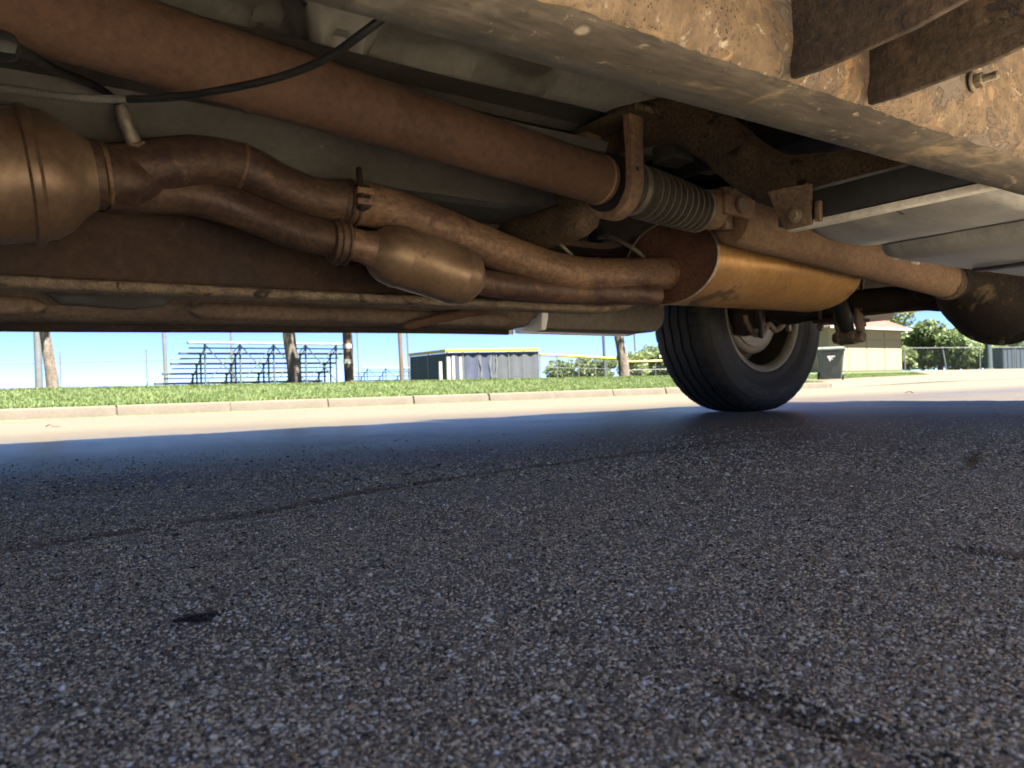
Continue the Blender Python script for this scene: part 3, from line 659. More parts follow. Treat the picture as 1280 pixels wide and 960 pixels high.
# --- wheels: tyre, rim, drum
RT = 0.368
def make_wheel(vv, sgn, loc_u=AU):
    """sgn +1: outboard is +Y; built about its own hub"""
    w = bpy.data.objects.new('wheel', None); COL.objects.link(w); w.parent = TRUCK
    w.matrix_parent_inverse = Matrix.Translation(-Vector(TRUCK.location)); w.location = (loc_u, vv, RT-.003); w.empty_display_size = .1
    hw = .122
    prof = []     # (lateral, radius), from inboard bead over the tread to the outboard bead
    side = [(-.098, .210), (-.104, .213), (-.110, .222), (-.1135, .232), (-.1130, .243), (-.118, .258), (-.122, .272), (-.1235, .274), (-.124, .279), (-.1255, .284), (-.1275, .297), (-.128, .310), (-.1268, .320), (-.1275, .322), (-.1268, .325), (-.1245, .334), (-.121, .343), (-.117, .350)]
    tread = [(-.110, .3575), (-.103, .3615)]
    gx = [-.062, -.021, .021, .062]
    for g in gx:
        cr = lambda x: .368 - .38*x*x
        tread += [(g-.0062, cr(g)), (g-.0048, cr(g)-.0075), (g+.0048, cr(g)-.0075), (g+.0062, cr(g)), (g+.02, cr(g+.02))]
    tread += [(.103, .3615), (.110, .3575)]
    prof = side + tread + [(-a, b) for a, b in side[::-1]]
    n = 264; rings = []
    for i in range(n):
        a = 6.28318531*i/n; ring = []
        for (l, r) in prof:
            ll = l; rr = r
            if abs(l) < .113 and r > .35:
                if abs(l) < .07: ll = l + .0022*math.sin(i*2*math.pi/12)
                if abs(l) > .098 and i % 6 in (0,): rr -= .006
            if .350 <= r < .3575 and i % 6 == 0: rr -= .004
            z = math.cos(a)*rr; x = math.sin(a)*rr
            lim = -(RT-.004)
            if z < lim:
                ll *= 1+.25*(lim-z)*10; z = lim + (z-lim)*.08
            ring.append((x, ll*sgn, z))
        rings.append(ring)
    m = len(prof); vs_ = [p for r in rings for p in r]; fs_ = []
    for i in range(n):
        k = (i+1) % n
        for j in range(m-1): fs_.append((i*m+j, i*m+j+1, k*m+j+1, k*m+j))
    mb = MB(); mb.add(vs_, fs_); ty = part(mb, 'tyre', M_TYRE, w, 32, local=True)
    mb = MB(); mb.lathe([(-.090, .196), (-.098, .1975), (-.1015, .203), (-.103, .212), (-.107, .2165), (-.1105, .2165), (-.1115, .213), (-.1085, .206), (-.104, .1975), (-.099, .1925), (-.086, .190), (-.084, .194)], (0, 0, 0), (0, sgn, 0), 80, cap=False)
    rim = part(mb, 'rim', M_RIM, w, 40, local=True, label='cream painted rim flange')
    mb = MB(); mb.lathe([(-.0875, .1925), (-.06, .190), (-.04, .180), (.06, .178), (.075, .185), (.098, .195), (.108, .214), (.109, .217), (.1035, .21), (.09, .2), (.05, .185), (-.03, .187), (-.0875, .196)], (0, 0, 0), (0, sgn, 0), 64, cap=False); part(mb, 'rim_barrel', M_DARK, rim, 40, local=True)
    mb = MB(); mb.lathe([(.03, .178), (.035, .12), (.02, .09), (.06, .07), (.065, .02)], (0, 0, 0), (0, sgn, 0), 48); part(mb, 'rim_disc', M_RIM, rim, 40, local=True)
    mb = MB(); mb.lathe([(.03, .142), (-.03, .145), (-.052, .146), (-.058, .142), (-.062, .135), (-.064, .122), (-.071, .119), (-.074, .10), (-.073, .085), (-.08, .078), (-.082, .05)], (0, 0, 0), (0, sgn, 0), 60); part(mb, 'brake_drum', M_RIM, w, 40, local=True, label='pale dusty brake drum inside the rim')
    # caliper bracket, lever and brake hoses on the inboard face
    mb = MB(); y = -.095*sgn
    mb.prism([(-.15, -.02), (-.135, -.075), (-.085, -.085), (-.05, -.04), (-.005, -.055), (.045, -.045), (.075, -.015), (.12, .02), (.13, .12), (-.13, .14), (-.165, .06)], y-.028, y+.02, 'xz', .006); mb.disp(.006, 22)
    part(mb, 'brake_bracket', M_DARK, w, 40, local=True)
    mb = MB(); mb.tube(crom([(-.13, y*1.3, -.01), (-.12, y*1.5, -.07), (-.07, y*1.55, -.075), (-.03, y*1.6, -.04), (.01, y*1.6, -.065), (.06, y*1.7, -.03)], 5), .011, 10); mb.disp(.005, 30); part(mb, 'brake_lever', M_BRAKE, w, 40, local=True)
    mb = MB(); mb.tube(crom([(-.13, y*1.1, .1), (-.125, y*1.9, .02), (-.10, y*1.8, -.09), (-.06, y*1.6, .06)], 5), .009, 8); part(mb, 'brake_hose', M_CABLE, w, 40, local=True)
    mb = MB(); mb.box(-.075, -.045, y*1.45-.015, y*1.45+.015, -.055, .07, .006); mb.disp(.003, 30); part(mb, 'caliper_arm', M_BRAKE, w, 40, local=True)
    mb = MB(); mb.box(.03, .12, y*1.5-.02, y*1.5+.02, -.03, .03, .008); mb.disp(.008, 25); part(mb, 'cylinder_block', M_BRAKE, w, 40, local=True)
    mb = MB(); mb.box(.08, .095, y*1.6-.01, y*1.6+.01, -.065, -.02, .003); part(mb, 'bleed_screw', M_RIM, w, 40, local=True)
    # raised lettering on the inboard sidewall
    def ring_text(txt, ang, r0, size):
        cu = bpy.data.curves.new('t', 'FONT'); cu.body = txt; cu.size = size; cu.align_x = 'CENTER'; cu.extrude = .0008; cu.resolution_u = 3
        to = bpy.data.objects.new('t', cu); COL.objects.link(to); dg = bpy.context.evaluated_depsgraph_get()
        me = bpy.data.meshes.new_from_object(to.evaluated_get(dg)); bpy.data.objects.remove(to)
        tri = MB(); vv_ = []
        for q in me.vertices:
            a = ang + q.co.x/r0; r = r0 + q.co.y
            lat = lerp_tab([(.272, .122), (.284, .1255), (.297, .1275), (.310, .128), (.322, .1275), (.334, .1245)], r) + .0004 + max(q.co.z, 0)
            vv_.append((math.sin(a)*r, -lat*sgn, math.cos(a)*r))
        tri.add(vv_, [list(p.vertices) for p in me.polygons])
        o = part(tri, 'sidewall_lettering', M_LETTER, ty, 0, local=True); bpy.data.meshes.remove(me); return o
    s2 = sgn
    ring_text('KUMHO', R(193), .286, .030)
    ring_text('KUMHO', R(13), .286, .030)
    ring_text('<<<', R(164), .287, .03)
    for rr in (.2545, .331):
        mb = MB(); lt = {.2545: .1165, .331: .1253}[rr]
        mb.lathe([(-lt+.001, rr-.002), (-lt-.0014, rr-.001), (-lt-.0014, rr+.001), (-lt+.001, rr+.002)], (0, 0, 0), (0, sgn, 0), 96, cap=False); part(mb, 'sidewall_ring', M_TYRE, ty, 40, local=True)
    return w
# far rear wheel, the one in view, then the other three share its meshes
w0 = make_wheel(1.945, 1)
for (uu, vv, rz) in ((AU, 2*VC-1.945, math.pi), (AU-3.6, 1.945, 0), (AU-3.6, 2*VC-1.945, math.pi)):
    c = copy_tree(w0, TRUCK); c.location = (uu, vv, RT-.003); c.rotation_euler = (0, 0, rz)
# --- exhaust: centre line lies about 1.28 across, between shaft and far rail
EV = 1.29
mb = MB(); c0 = at(-150, 222, v=EV); c1 = at(40, 220, v=EV); ca = (c1-c0).normalized(); Lc = (c1-c0).length
c_end = at(125, 226, v=EV); le = (c_end-c0).dot(ca)
rc = .094
mb.lathe([(-.35, .05), (-.28, .07), (-.22, rc*.97), (-.2, rc), (Lc-.012, rc), (Lc-.0085, rc*1.045), (Lc-.004, rc*1.05), (Lc+.001, rc*1.045), (Lc+.006, rc*.985), (Lc+.022, rc*.96), (Lc+.040, rc*.86), (Lc+.055, rc*.70), (le-.012, .052), (le, .047)], c0, ca, 56)
T(mb, 'catalytic_converter', M_CAT, 40, label='bronze tinted catalytic converter can at the left edge')
# front pipe and its fork
mb = MB(); k0 = c0 + ca*(le-.012); k1 = at(156, 225, v=1.30)
pth, rad = crom([k0, (k0+k1)/2, k1, at(180, 224, v=1.315), at(204, 222, v=1.325)], 5, [.047, .046, .0445, .040, .028]); mb.tube(pth, rad, 36); mb.disp(.001, 40)
mb.lathe([(le-.014, .0475), (le-.012, .051), (le+.002, .051), (le+.004, .0475)], c0, ca, 36)
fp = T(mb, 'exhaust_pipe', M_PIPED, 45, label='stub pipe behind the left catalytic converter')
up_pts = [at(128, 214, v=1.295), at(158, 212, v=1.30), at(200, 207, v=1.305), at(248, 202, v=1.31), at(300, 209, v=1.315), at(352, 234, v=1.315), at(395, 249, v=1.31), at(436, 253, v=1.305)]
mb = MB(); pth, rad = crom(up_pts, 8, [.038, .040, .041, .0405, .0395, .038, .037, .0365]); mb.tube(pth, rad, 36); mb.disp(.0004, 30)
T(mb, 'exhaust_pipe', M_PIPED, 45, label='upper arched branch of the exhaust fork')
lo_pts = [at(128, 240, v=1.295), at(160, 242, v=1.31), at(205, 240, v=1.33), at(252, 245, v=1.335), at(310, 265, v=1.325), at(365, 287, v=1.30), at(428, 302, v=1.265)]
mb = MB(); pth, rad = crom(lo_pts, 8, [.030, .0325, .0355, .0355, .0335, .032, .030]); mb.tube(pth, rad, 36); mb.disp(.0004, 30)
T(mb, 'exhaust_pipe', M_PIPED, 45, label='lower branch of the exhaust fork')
# clamps
def clamp(p, d, r, name, lab, lug=True):
    mb = MB(); mb.lathe([(-.016, r), (-.015, r+.003), (-.008, r+.0035), (-.006, r+.0075), (-.001, r+.0075), (.001, r+.003), (.006, r+.003), (.008, r+.0065), (.012, r+.0065), (.014, r)], p, d, 36); mb.disp(.0005, 60)
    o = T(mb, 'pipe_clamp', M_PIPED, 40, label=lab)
    if lug:
        q = at(455, 246, v=1.257)
        for s in (-1, 1):
            mb = MB(); mb.box(q.x-.015, q.x+.017, q.y-.008, q.y+.008, q.z+s*.0095-.0055, q.z+s*.0095+.0055, .0015); T(mb, 'clamp_lug', M_PIPE, parent=o)
        mb = MB(); mb.box(q.x-.012, q.x+.012, q.y-.002, q.y+.03, q.z-.02, q.z+.022, .002); T(mb, 'clamp_saddle', M_DARK, parent=o)
        mb = MB(); mb.lathe([(-.026, .0055), (.030, .0055), (.048, .0055), (.05, .004)], q + Vector((-.006, -.002, 0)), (-.06, 0, 1), 10); T(mb, 'clamp_bolt', M_DARK, parent=o)
    return o
jp = at(438, 254, v=1.305); jd = (at(470, 258, v=1.30) - at(420, 252, v=1.307)).normalized()
clamp(jp, jd, .0355, 'c', 'rusty band clamp with bolt on the upper exhaust pipe')
jq = at(424, 303, v=1.265); jd2 = (at(440, 304, v=1.265) - at(405, 300, v=1.265)).normalized()
clamp(jq, jd2, .0325, 'c', 'rusty band clamp on the lower exhaust pipe', False)
# long upper pipe to the muffler
lp = [at(436, 253, v=1.305), at(475, 259, v=1.30), at(530, 277, v=1.29), at(590, 301, v=1.285), at(650, 324, v=1.28), at(700, 339, v=1.28), at(745, 344, v=1.285), at(800, 343, v=1.29), at(866, 341, v=1.30)]
mb = MB(); pth, rad = crom(lp, 10, [.039, .041, .040, .0385, .038, .038, .038, .038, .038]); mb.tube(pth, rad, 36); mb.disp(.0007, 40)
T(mb, 'exhaust_pipe', M_PIPE, 45, label='long orange brown upper exhaust pipe running to the muffler')
# second converter
q0 = at(436, 304, v=1.265); q1 = at(472, 313, v=1.265); q2 = at(585, 349, v=1.27); q3 = at(622, 356, v=1.275)
mb = MB(); mb.tube([q0, (q0+q1)/2, q1], [.028, .029, .036], 28)
T(mb, 'exhaust_pipe', M_PIPE, 45, label='short pipe into the small converter')
ax = (q2-q1).normalized(); L2 = (q2-q1).length; r2 = .058
mb = MB(); mb.lathe([(-.014, .031), (-.006, .038), (.006, .049), (.020, .0555), (.032, r2*.99), (.040, r2), (.0425, r2*1.022), (.046, r2*1.022), (.0485, r2), (L2-.036, r2), (L2-.0335, r2*1.022), (L2-.030, r2*1.022), (L2-.0275, r2), (L2-.012, r2*.975), (L2+.0, r2*.90), (L2+.010, r2*.72), (L2+.016, .033), (L2+.022, .027)], q1, ax, 48, oval=(.95, 1.05))
T(mb, 'catalytic_converter', M_CAT, 40, label='small bronze catalytic converter below the clamp')
l2 = [q2 + ax*.005, q3, at(670, 361, v=1.285), at(720, 365, v=1.29), at(770, 366, v=1.285), at(820, 369, v=1.28)]
mb = MB(); mb.tube(crom(l2, 8), .026, 28); mb.disp(.0008, 40)
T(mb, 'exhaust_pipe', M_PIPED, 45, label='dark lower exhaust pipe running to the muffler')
# muffler
mc = at(836, 328, u=1.37); mz = mc.z
mb = MB(); def_r = lambda r: r
LM = .56
axm = Vector((1, -.02, .0)).normalized()
mb.lathe([(0, .990), (.0, 1.012), (.010, 1.012), (.012, 1.0), (.2, 1.0), (LM-.012, 1.0), (LM-.010, 1.012), (LM, 1.012), (LM+.03, .7), (LM+.045, .3)], mc, axm, 64, oval=(.099, .150), cap=False)
muf = T(mb, 'muffler', M_MUF, 40, label='big golden brown oval muffler')
mb = MB(); mb.lathe([(.002, .992), (.010, .97), (.020, .93), (.024, .85), (.022, .4), (.02, .05)], mc, axm, 64, oval=(.099, .150)); T(mb, 'muffler_end_cap', M_CAP, 40, parent=muf, label='red brown front end plate')
mb = MB(); mb.lathe([(-.001, 1.005), (-.002, 1.016), (.004, 1.018), (.006, 1.010)], mc, axm, 64, oval=(.099, .150), cap=False); T(mb, 'end_cap_seam', M_EDGE, 40, parent=muf)
for (px_, py_, rr) in ((866, 341, .0385), (818, 369, .0265)):
    q = at(px_, py_, u=mc.x+.012); mb = MB(); mb.lathe([(-.008, rr), (-.006, rr+.004), (.004, rr+.005), (.008, rr+.006)], q, (1, 0, 0), 28, cap=False); T(mb, 'pipe_collar', M_CAP, 40, parent=muf)
mb = MB(); mb.tube(crom([mc + axm*(LM+.02) + Vector((0, .03, 0)), (2.12, 1.30, .44), (2.38, 1.30, .53), (2.55, 1.33, .52), (2.9, 1.42, .45), (3.4, 1.5, .42)], 6), .032, 20); T(mb, 'tail_pipe', M_PIPE, 45)
def weld(p, d, r, parent=None):
    mb = MB(); d = Vector(d).normalized(); mb.lathe([(-.0035, r), (-.002, r+.0016), (.002, r+.0018), (.0035, r)], p, d, 48, cap=False); mb.disp(.0009, 130); return T(mb, 'weld_bead', M_PIPE, 60, parent=parent)
weld(up_pts[4], up_pts[5]-up_pts[3], .0395); weld(lp[2], lp[3]-lp[1], .040); weld(lp[6], lp[7]-lp[5], .038); weld(lo_pts[4], lo_pts[5]-lo_pts[3], .029); weld(q1, ax, .036); weld(k0 + ca*.02, ca, .0465)
mb = MB(); rings = []
for i in range(30):
    a_ = R(205); base = mc + axm*(.014+(LM-.028)*i/29); e1_ = Vector((0, 0, 1)); e2_ = axm.cross(e1_)
    c_ = lambda dd, h: base + e1_*math.cos(a_+dd)*(.099+h) + e2_*math.sin(a_+dd)*(.150+h)
    rings.append([c_(-.035, -.001), c_(-.03, .0022), c_(.03, .0022), c_(.035, -.001)])
mb.loft(rings); T(mb, 'lock_seam', M_MUF, 30, parent=muf)
# oxygen sensor with its lead
s0 = at(172, 190, v=1.285); s1 = at(160, 160, v=1.275); s2 = at(152, 138, v=1.27)
mb = MB(); d = (s2-s0).normalized(); mb.tube([s0 - d*.012, s0, s0 + d*.012, s1, s1 + d*.004, s2, s2 + d*.008], [.017, .016, .0115, .0105, .012, .0095, .006], 18)
sen = T(mb, 'oxygen_sensor', M_SENS, 40, label='small steel oxygen sensor screwed into the pipe')
mb = MB(); mb.hexa(s0 + d*.004, d, .015, .01); T(mb, 'sensor_nut', M_PIPE, 30, parent=sen)
mb = MB(); mb.tube(crom([s2, at(141, 122, v=1.27), at(112, 104, v=1.2), at(66, 86, v=1.02), at(24, 62, v=.80), at(-40, 40, v=.78)], 8), .0055, 10); T(mb, 'sensor_lead', M_CABLE, parent=sen)
mb = MB(); p = at(2, 58, v=.78); mb.box(p.x-.06, p.x+.014, p.y-.014, p.y+.014, p.z-.012, p.z+.013, .011); T(mb, 'sensor_plug', M_CABLE, parent=sen)
# hanger rods by the muffler
mb = MB(); mb.tube(crom([at(748, 297, u=1.33), at(765, 297, u=1.33), at(790, 310, u=1.345), at(806, 322, u=1.37)], 6), .0055, 10); T(mb, 'hanger_rod', M_SENS, label='bent steel hanger rod above the muffler inlet')
mb = MB(); p = at(745, 293, u=1.34); mb.lathe([(-.012, .012), (-.012, .017), (.012, .017), (.012, .012)], p, (1, 0, 0), 20, oval=(1.8, 1)); T(mb, 'rubber_hanger', M_BLACK, 40)
mb = MB(); mb.tube(crom([at(692, 298, v=1.36), at(703, 308, v=1.35), at(718, 322, v=1.34)], 6), .004, 8); T(mb, 'hanger_rod', M_SENS, label='thin steel hanger rod behind the long pipe')

# --- crossmember arching over the shaft
XU = 1.03
def xp(x, y): return at(x, y, u=XU)
xl = [(1290, 205), (1200, 212), (1120, 219), (1040, 226), (975, 226), (935, 205), (903, 178), (868, 158), (835, 152), (795, 158), (755, 170), (715, 178), (700, 192)]
xpts = [xp(x, y) for x, y in xl]
last = xpts[-2]
far_leg = [Vector((XU, last.y+.05, last.z-.03)), xp(728, 262), xp(690, 284), xp(640, 300), Vector((XU, 1.495, .41))]
mb = MB(); pth = crom(xpts[:-1] + far_leg, 6); rings = []
for i, p in enumerate(pth):
    a = pth[max(i-1, 0)]; b = pth[min(i+1, len(pth)-1)]; tg = (b-a).normalized(); nn = tg.cross(Vector((1, 0, 0))).normalized()
    rings.append([p + nn*(.040*math.copysign(abs(math.cos(q))**.75, math.cos(q))) + Vector((1, 0, 0))*(.036*math.copysign(abs(math.sin(q))**.75, math.sin(q))) for q in [6.28318531*j/24 for j in range(24)]])
mb.loft(rings); mb.disp(.002, 22)
T(mb, 'crossmember', M_XM, 50, label='dark rusty crossmember arching over the drive shaft')
# bearing bracket up to the crossmember
mb = MB(); b0 = cb + Vector((0, -.066, .09)); 
mb.box(cb.x-.02, cb.x+.075, cb.y-.085, cb.y+.085, cb.z+.105, cb.z+.118, .003); T(mb, 'bearing_plate', M_XM)

# --- fuel tank behind a guard plate with a lip
TZ = .279
tv0, tv1 = .33, .565
g0 = at(1000, 291, z=TZ); fu = .772
mb = MB(); rings = []
for (uu, dz, w_) in ((fu+.002, .0075, .520), (fu+.02, .0058, .535), (fu+.045, .003, .545), (fu+.08, -.0005, .550), (fu+.12, -.0025, .552), (.92, -.0025, .552), (.938, -.0005, .549), (.948, .005, .542), (.951, .011, .535)):
    ring = []; y0, y1, z0, z1 = tv0, w_, TZ+dz, TZ+.046; r_ = .018
    for (cy, cz, a0) in ((y0+r_, z0+r_*.7, 180), (y1-r_, z0+r_*.7, 270), (y1-r_, z1-r_*.6, 0), (y0+r_, z1-r_*.6, 90)):
        for q in range(6):
            a = R(a0 + 90*q/5); ring.append((uu, cy + r_*math.cos(a), cz + r_*(.7 if a0 in (180, 270) else .6)*math.sin(a)))
    rings.append(ring)
mb.loft(rings)
tg = T(mb, 'tank_guard', M_TANK, 40, label='grey dusty guard plate in front of the fuel tank')
mb = MB(); mb.box(fu-.010, fu-.0005, tv0-.01, .548, TZ+.008, TZ+.040, .002); mb.disp(.0006, 30); T(mb, 'guard_face', M_BLACK, 40, parent=tg)
mb = MB(); mb.box(fu-.012, fu+.002, tv0-.01, .535, TZ+.0005, TZ+.0076, .0012); T(mb, 'guard_lip', M_EDGE, 40, parent=tg, label='lower edge painted bright as if lit')  # lit look of the lip is put into its pale colour
mb = MB(); rings = []
for u, s in ((.992, .0), (.996, .5), (1.012, .9), (1.045, 1.0), (1.2, 1.0), (1.5, 1.0), (1.75, 1.0), (1.79, .9), (1.80, .6)):
    ring = []
    y0, y1, z0, z1 = tv0, .548 + .018*s, TZ+.012-.022*s, .345; rr = .022
    for (cy, cz, a0) in ((y0+rr, z0+rr*.6, 180), (y1-rr, z0+rr*.6, 270), (y1-rr, z1-rr, 0), (y0+rr, z1-rr, 90)):
        for q in range(5):
            a = R(a0 + 90*q/4); ring.append((u, cy + rr*math.cos(a), cz + rr*(.6 if cz < .31 else 1)*math.sin(a)))
    rings.append(ring)
mb.loft(rings); tank = T(mb, 'fuel_tank', M_TANK, 40, label='dusty grey fuel tank at the right')
for uu in (1.22, 1.52):
    mb = MB(); mb.box(uu, uu+.03, tv0+.01, .545, TZ-.0135, TZ-.0095, .001); T(mb, 'tank_strap', M_BLACK, parent=tank)
mb = MB(); mb.box(.9525, .993, tv0, .552, TZ+.007, TZ+.03, .002); T(mb, 'tank_seam', M_BLACK, parent=tank)
# small bits between tank and shaft
for px_, py_, s in ((1146, 318, .008), (1122, 312, .006)):
    p = at(px_, py_, v=.60); mb = MB(); mb.hexa(p, (0, .4, -1), s, .014); T(mb, 'strap_nut', M_EDGE, 30, parent=tank)
# corner bracket with a bolt
k0 = at(961, 240, u=fu-.012); k1 = at(1016, 265, u=fu-.012); k2 = at(985, 288, u=fu-.012); k3 = at(1018, 280, u=fu-.012)
mb = MB(); mb.prism([(k0.y, k0.z), (k1.y, k0.z-.003), (k1.y, k3.z), (k2.y, k2.z), (k2.y+.004, k2.z+.004)], fu-.016, fu-.0105, 'yz', .001); mb.disp(.0006, 50)
br = T(mb, 'tank_bracket', M_XM, 40, label='rusty corner bracket with a bolt head')
mb = MB(); q = at(995, 270, u=fu-.0165); mb.lathe([(0, .0078), (.0016, .0075), (.002, .005)], q, (-1, 0, 0), 20); mb.hexa(q + Vector((-.0018, 0, 0)), (-1, 0, 0), .0056, .0045); T(mb, 'bracket_bolt', M_BOLT, 30, parent=br)
mb = MB(); q = at(1024, 264, u=fu-.013); mb.box(q.x-.004, q.x+.002, q.y-.0035, q.y+.0035, q.z-.011, q.z+.011, .0012); T(mb, 'bracket_tab', M_XM, 30, parent=br)
mb = MB(); mb.prism([(fu-.012, k0.z), (fu+.06, k0.z+.004), (fu+.055, k2.z+.012), (fu-.012, k2.z+.002)], k2.y+.002, k2.y+.0065, 'xz', .001); T(mb, 'bracket_side', M_SHAFT2, 40, parent=br)

# --- floor pan of the cab with stamped beads and a tunnel
STAMP = []
for (x_, y_, ru, rv, h) in ((412, 34, .07, .085, .055), (345, 30, .045, .09, -.06), (430, 18, .03, .035, -.03), (545, 96, .13, .13, .03), (660, 125, .09, .1, .02)):
    q = at(x_, y_, z=.67); STAMP.append((q.x, q.y, ru, rv, h))
def floor_z(u, v):
    z = .62 + .05*sstep(.70, .80, v)*(1-sstep(1.10, 1.2, v))
    z += .115*sstep(.84, .95, u)*sstep(.30, .36, v)*(1-sstep(1.16, 1.22, v))*(1 if not .70 < v < 1.2 else .7)
    bead = 0
    for c in (.42, .54, 1.35, 1.55, 1.75): bead = max(bead, 1-min(abs(v-c)/.022, 1))
    z -= .012*sstep(0, 1, bead)*(sstep(-1, -.9, u)*(1-sstep(1.2, 1.3, u)))
    for c in (.02, .34, .52, .70, .93): z -= .010*sstep(0, 1, 1-min(abs(u-c)/.016, 1))*(1 if .6 < v < 1.25 else .6)
    # raised seat stampings
    for (cu, cv, ru, rv, h) in ((.30, .88, .055, .05, .045), (.18, .60, .10, .10, .03), (.62, .60, .12, .08, .028), (.85, .45, .07, .1, .03)):
        d = math.hypot((u-cu)/ru, (v-cv)/rv); z -= h*(1-sstep(.55, 1.0, d))
    for (cu, cv, ru, rv, h) in STAMP:
        d = math.hypot((u-cu)/ru, (v-cv)/rv); z -= h*(1-sstep(.62, 1.0, d))
    return z
fu_ = list(np.arange(-1.5, -.1, .08)) + list(np.arange(-.1, 1.40, .011)) + [1.41]
fv_ = list(np.arange(-.06, .3, .06)) + list(np.arange(.3, 1.25, .0115)) + list(np.arange(1.25, 2.0, .018))
mb = MB(); nu, nv = len(fu_), len(fv_)
mb.v = [(u, v, floor_z(u, v)) for u in fu_ for v in fv_]
mb.f = [(i*nv+j, i*nv+j+1, (i+1)*nv+j+1, (i+1)*nv+j) for i in range(nu-1) for j in range(nv-1)]
T(mb, 'floor_pan', M_FLOOR, 40, label='dusty grey beige cab floor pan')
# heat shield over the exhaust
prof = [(1.06, .615), (1.12, .612), (1.135, .600), (1.155, .602), (1.20, .598), (1.215, .585), (1.235, .583), (1.27, .575), (1.285, .548), (1.335, .515), (1.345, .505), (1.36, .508), (1.40, .535), (1.44, .60)]
mb = MB(); rings = []
for u in list(np.arange(-1.2, 1.05, .05)) + [1.045, 1.05]:
    e = sstep(1.0, 1.05, u)*.01
    rings.append([(u, v, z + e + .003*mnoise.noise(Vector((u*6, v*9, 0)))) for v, z in prof])
mb.loft(rings, cap=False, closed=False)
hs = T(mb, 'heat_shield', M_SHIELD, 30, label='dull grey heat shield above the exhaust')
mb = MB(); rings = []
for u in np.arange(-1.2, .98, .06): rings.append([(u, v, z-.006+.002*mnoise.noise(Vector((u*8, v, 5)))) for v, z in ((1.04, .560), (1.05, .545), (1.075, .540), (1.10, .552), (1.16, .585))])
mb.loft(rings, cap=False, closed=False); T(mb, 'shield_edge', M_SHIELD, 30, parent=hs)
for (x_, y_) in ((392, 172), (300, 128), (505, 196)):
    q = at(x_, y_, z=.56); mb = MB(); mb.tube(crom([q, q+Vector((.004, 0, -.012)), q+Vector((.012, -.004, -.014)), q+Vector((.014, -.004, -.004))], 4), .0028, 8); mb.lathe([(0, .007), (.003, .006)], q, (0, 0, 1), 10); T(mb, 'wire_clip', M_SENS, 40)
# dark steel above the axle: bed floor with ribs
mb = MB(); mb.box(1.40, 3.549, -.093, 2.0235, .785, .798); fb = T(mb, 'bed_floor', M_DARK)
for u in np.arange(1.6, 3.5, .42):
    mb = MB(); mb.box(u, u+.08, -.03, 1.96, .725, .783, .006); T(mb, 'bed_rib', M_DARK, parent=fb)
# black hoses and harness above the joint
mb = MB(); mb.tube(crom([(1.1, .45, .58), (1.2, .8, .60), (1.25, 1.0, .58), (1.3, 1.3, .6)], 6), .03, 12); T(mb, 'fuel_hose', M_BLACK)
mb = MB(); mb.box(1.12, 1.36, .62, .86, .50, .60, .015); T(mb, 'valve_canister', M_BLACK)
p = at(862, 200, v=1.1); mb = MB(); mb.box(p.x-.06, p.x+.12, p.y-.015, p.y+.05, p.z-.006, p.z+.03, .004); T(mb, 'shield_plate', M_SHIELD)

# --- rockers and lower body on both sides
def rocker(s):
    up_ = 0 if s > 0 else .14        # near rocker raised to let bounced light in under the truck
    y = lambda v: v if s > 0 else 2*VC - v
    mb = MB(); rings = []
    pr = [(1.86, .58), (1.875, .40), (1.885, .345), (1.90, .335), (1.915, .318), (1.93, .300), (1.955, .290), (1.985, .286), (2.02, .286), (2.022, .60)]
    for u in np.arange(-.72, 1.40, .05):
        dz = .012*sstep(-.2, 1.3, u)
        rings.append([(u, y(v), z+dz+(up_ if z < .5 else 0)) for v, z in pr])
    # tail end sweeps up
    for k, (u, lift) in enumerate(((1.40, .0), (1.42, .006), (1.438, .03), (1.446, .06))): rings.append([(u, y(v), max(z, .286+lift)+.012+(up_ if z < .5 else 0)) for v, z in pr])
    mb.loft(rings); o = T(mb, 'rocker_inner', M_ROCK, 40, label='dirty brown rocker panel along the far side' if s > 0 else None)
    mb = MB(); mb.loft([[(u, y(2.008), .268+up_+e), (u, y(2.02), .268+up_+e), (u, y(2.02), .2875+up_+e), (u, y(2.008), .2875+up_+e)] for u, e in [(w_, .016*sstep(-.2, 1.3, w_)) for w_ in np.linspace(-.72, 1.40, 24)]]); T(mb, 'pinch_weld', M_DARK, parent=o)
    for (ua, ub, zz) in ((-.7, .14, .316), (.42, 1.34, .318)):
        mb = MB(); rr = .016; rings = []
        for i in range(33):
            f = i/32; u = ua + (ub-ua)*f; e = min(1, math.sqrt(max(0, 1-(1-min(f, 1-f)*(ub-ua)/.035)**2))) if min(f, 1-f)*(ub-ua) < .035 else 1
            rings.append([(u, y(1.905 - .018*e*math.cos(a) + .0), zz + up_ + .02*e*math.sin(a)) for a in [6.28318531*j/12 for j in range(12)]])
        mb.loft(rings); T(mb, 'rocker_stamping', M_ROCK, 40, parent=o)
    mb = MB(); mb.prism([(.12, .352+up_), (.40, .352+up_), (.36, .322+up_), (.30, .312+up_), (.16, .318+up_)], min(y(1.872), y(1.885)), max(y(1.872), y(1.885)), 'xz', .002); T(mb, 'rocker_pocket', M_BLACK, parent=o)
    # outer skin and doors
    mb = MB(); rings = []
    for u in (-.72, 1.43): rings.append([(u, y(2.024), .286+up_), (u, y(2.036), .295+up_), (u, y(2.05), .36+up_), (u, y(2.055), .75), (u, y(2.04), 1.06), (u, y(2.028), 1.06), (u, y(2.024), .6)])
    mb.loft(rings); T(mb, 'door_skin', M_WHITE, 40)
for s in (1, -1): rocker(s)
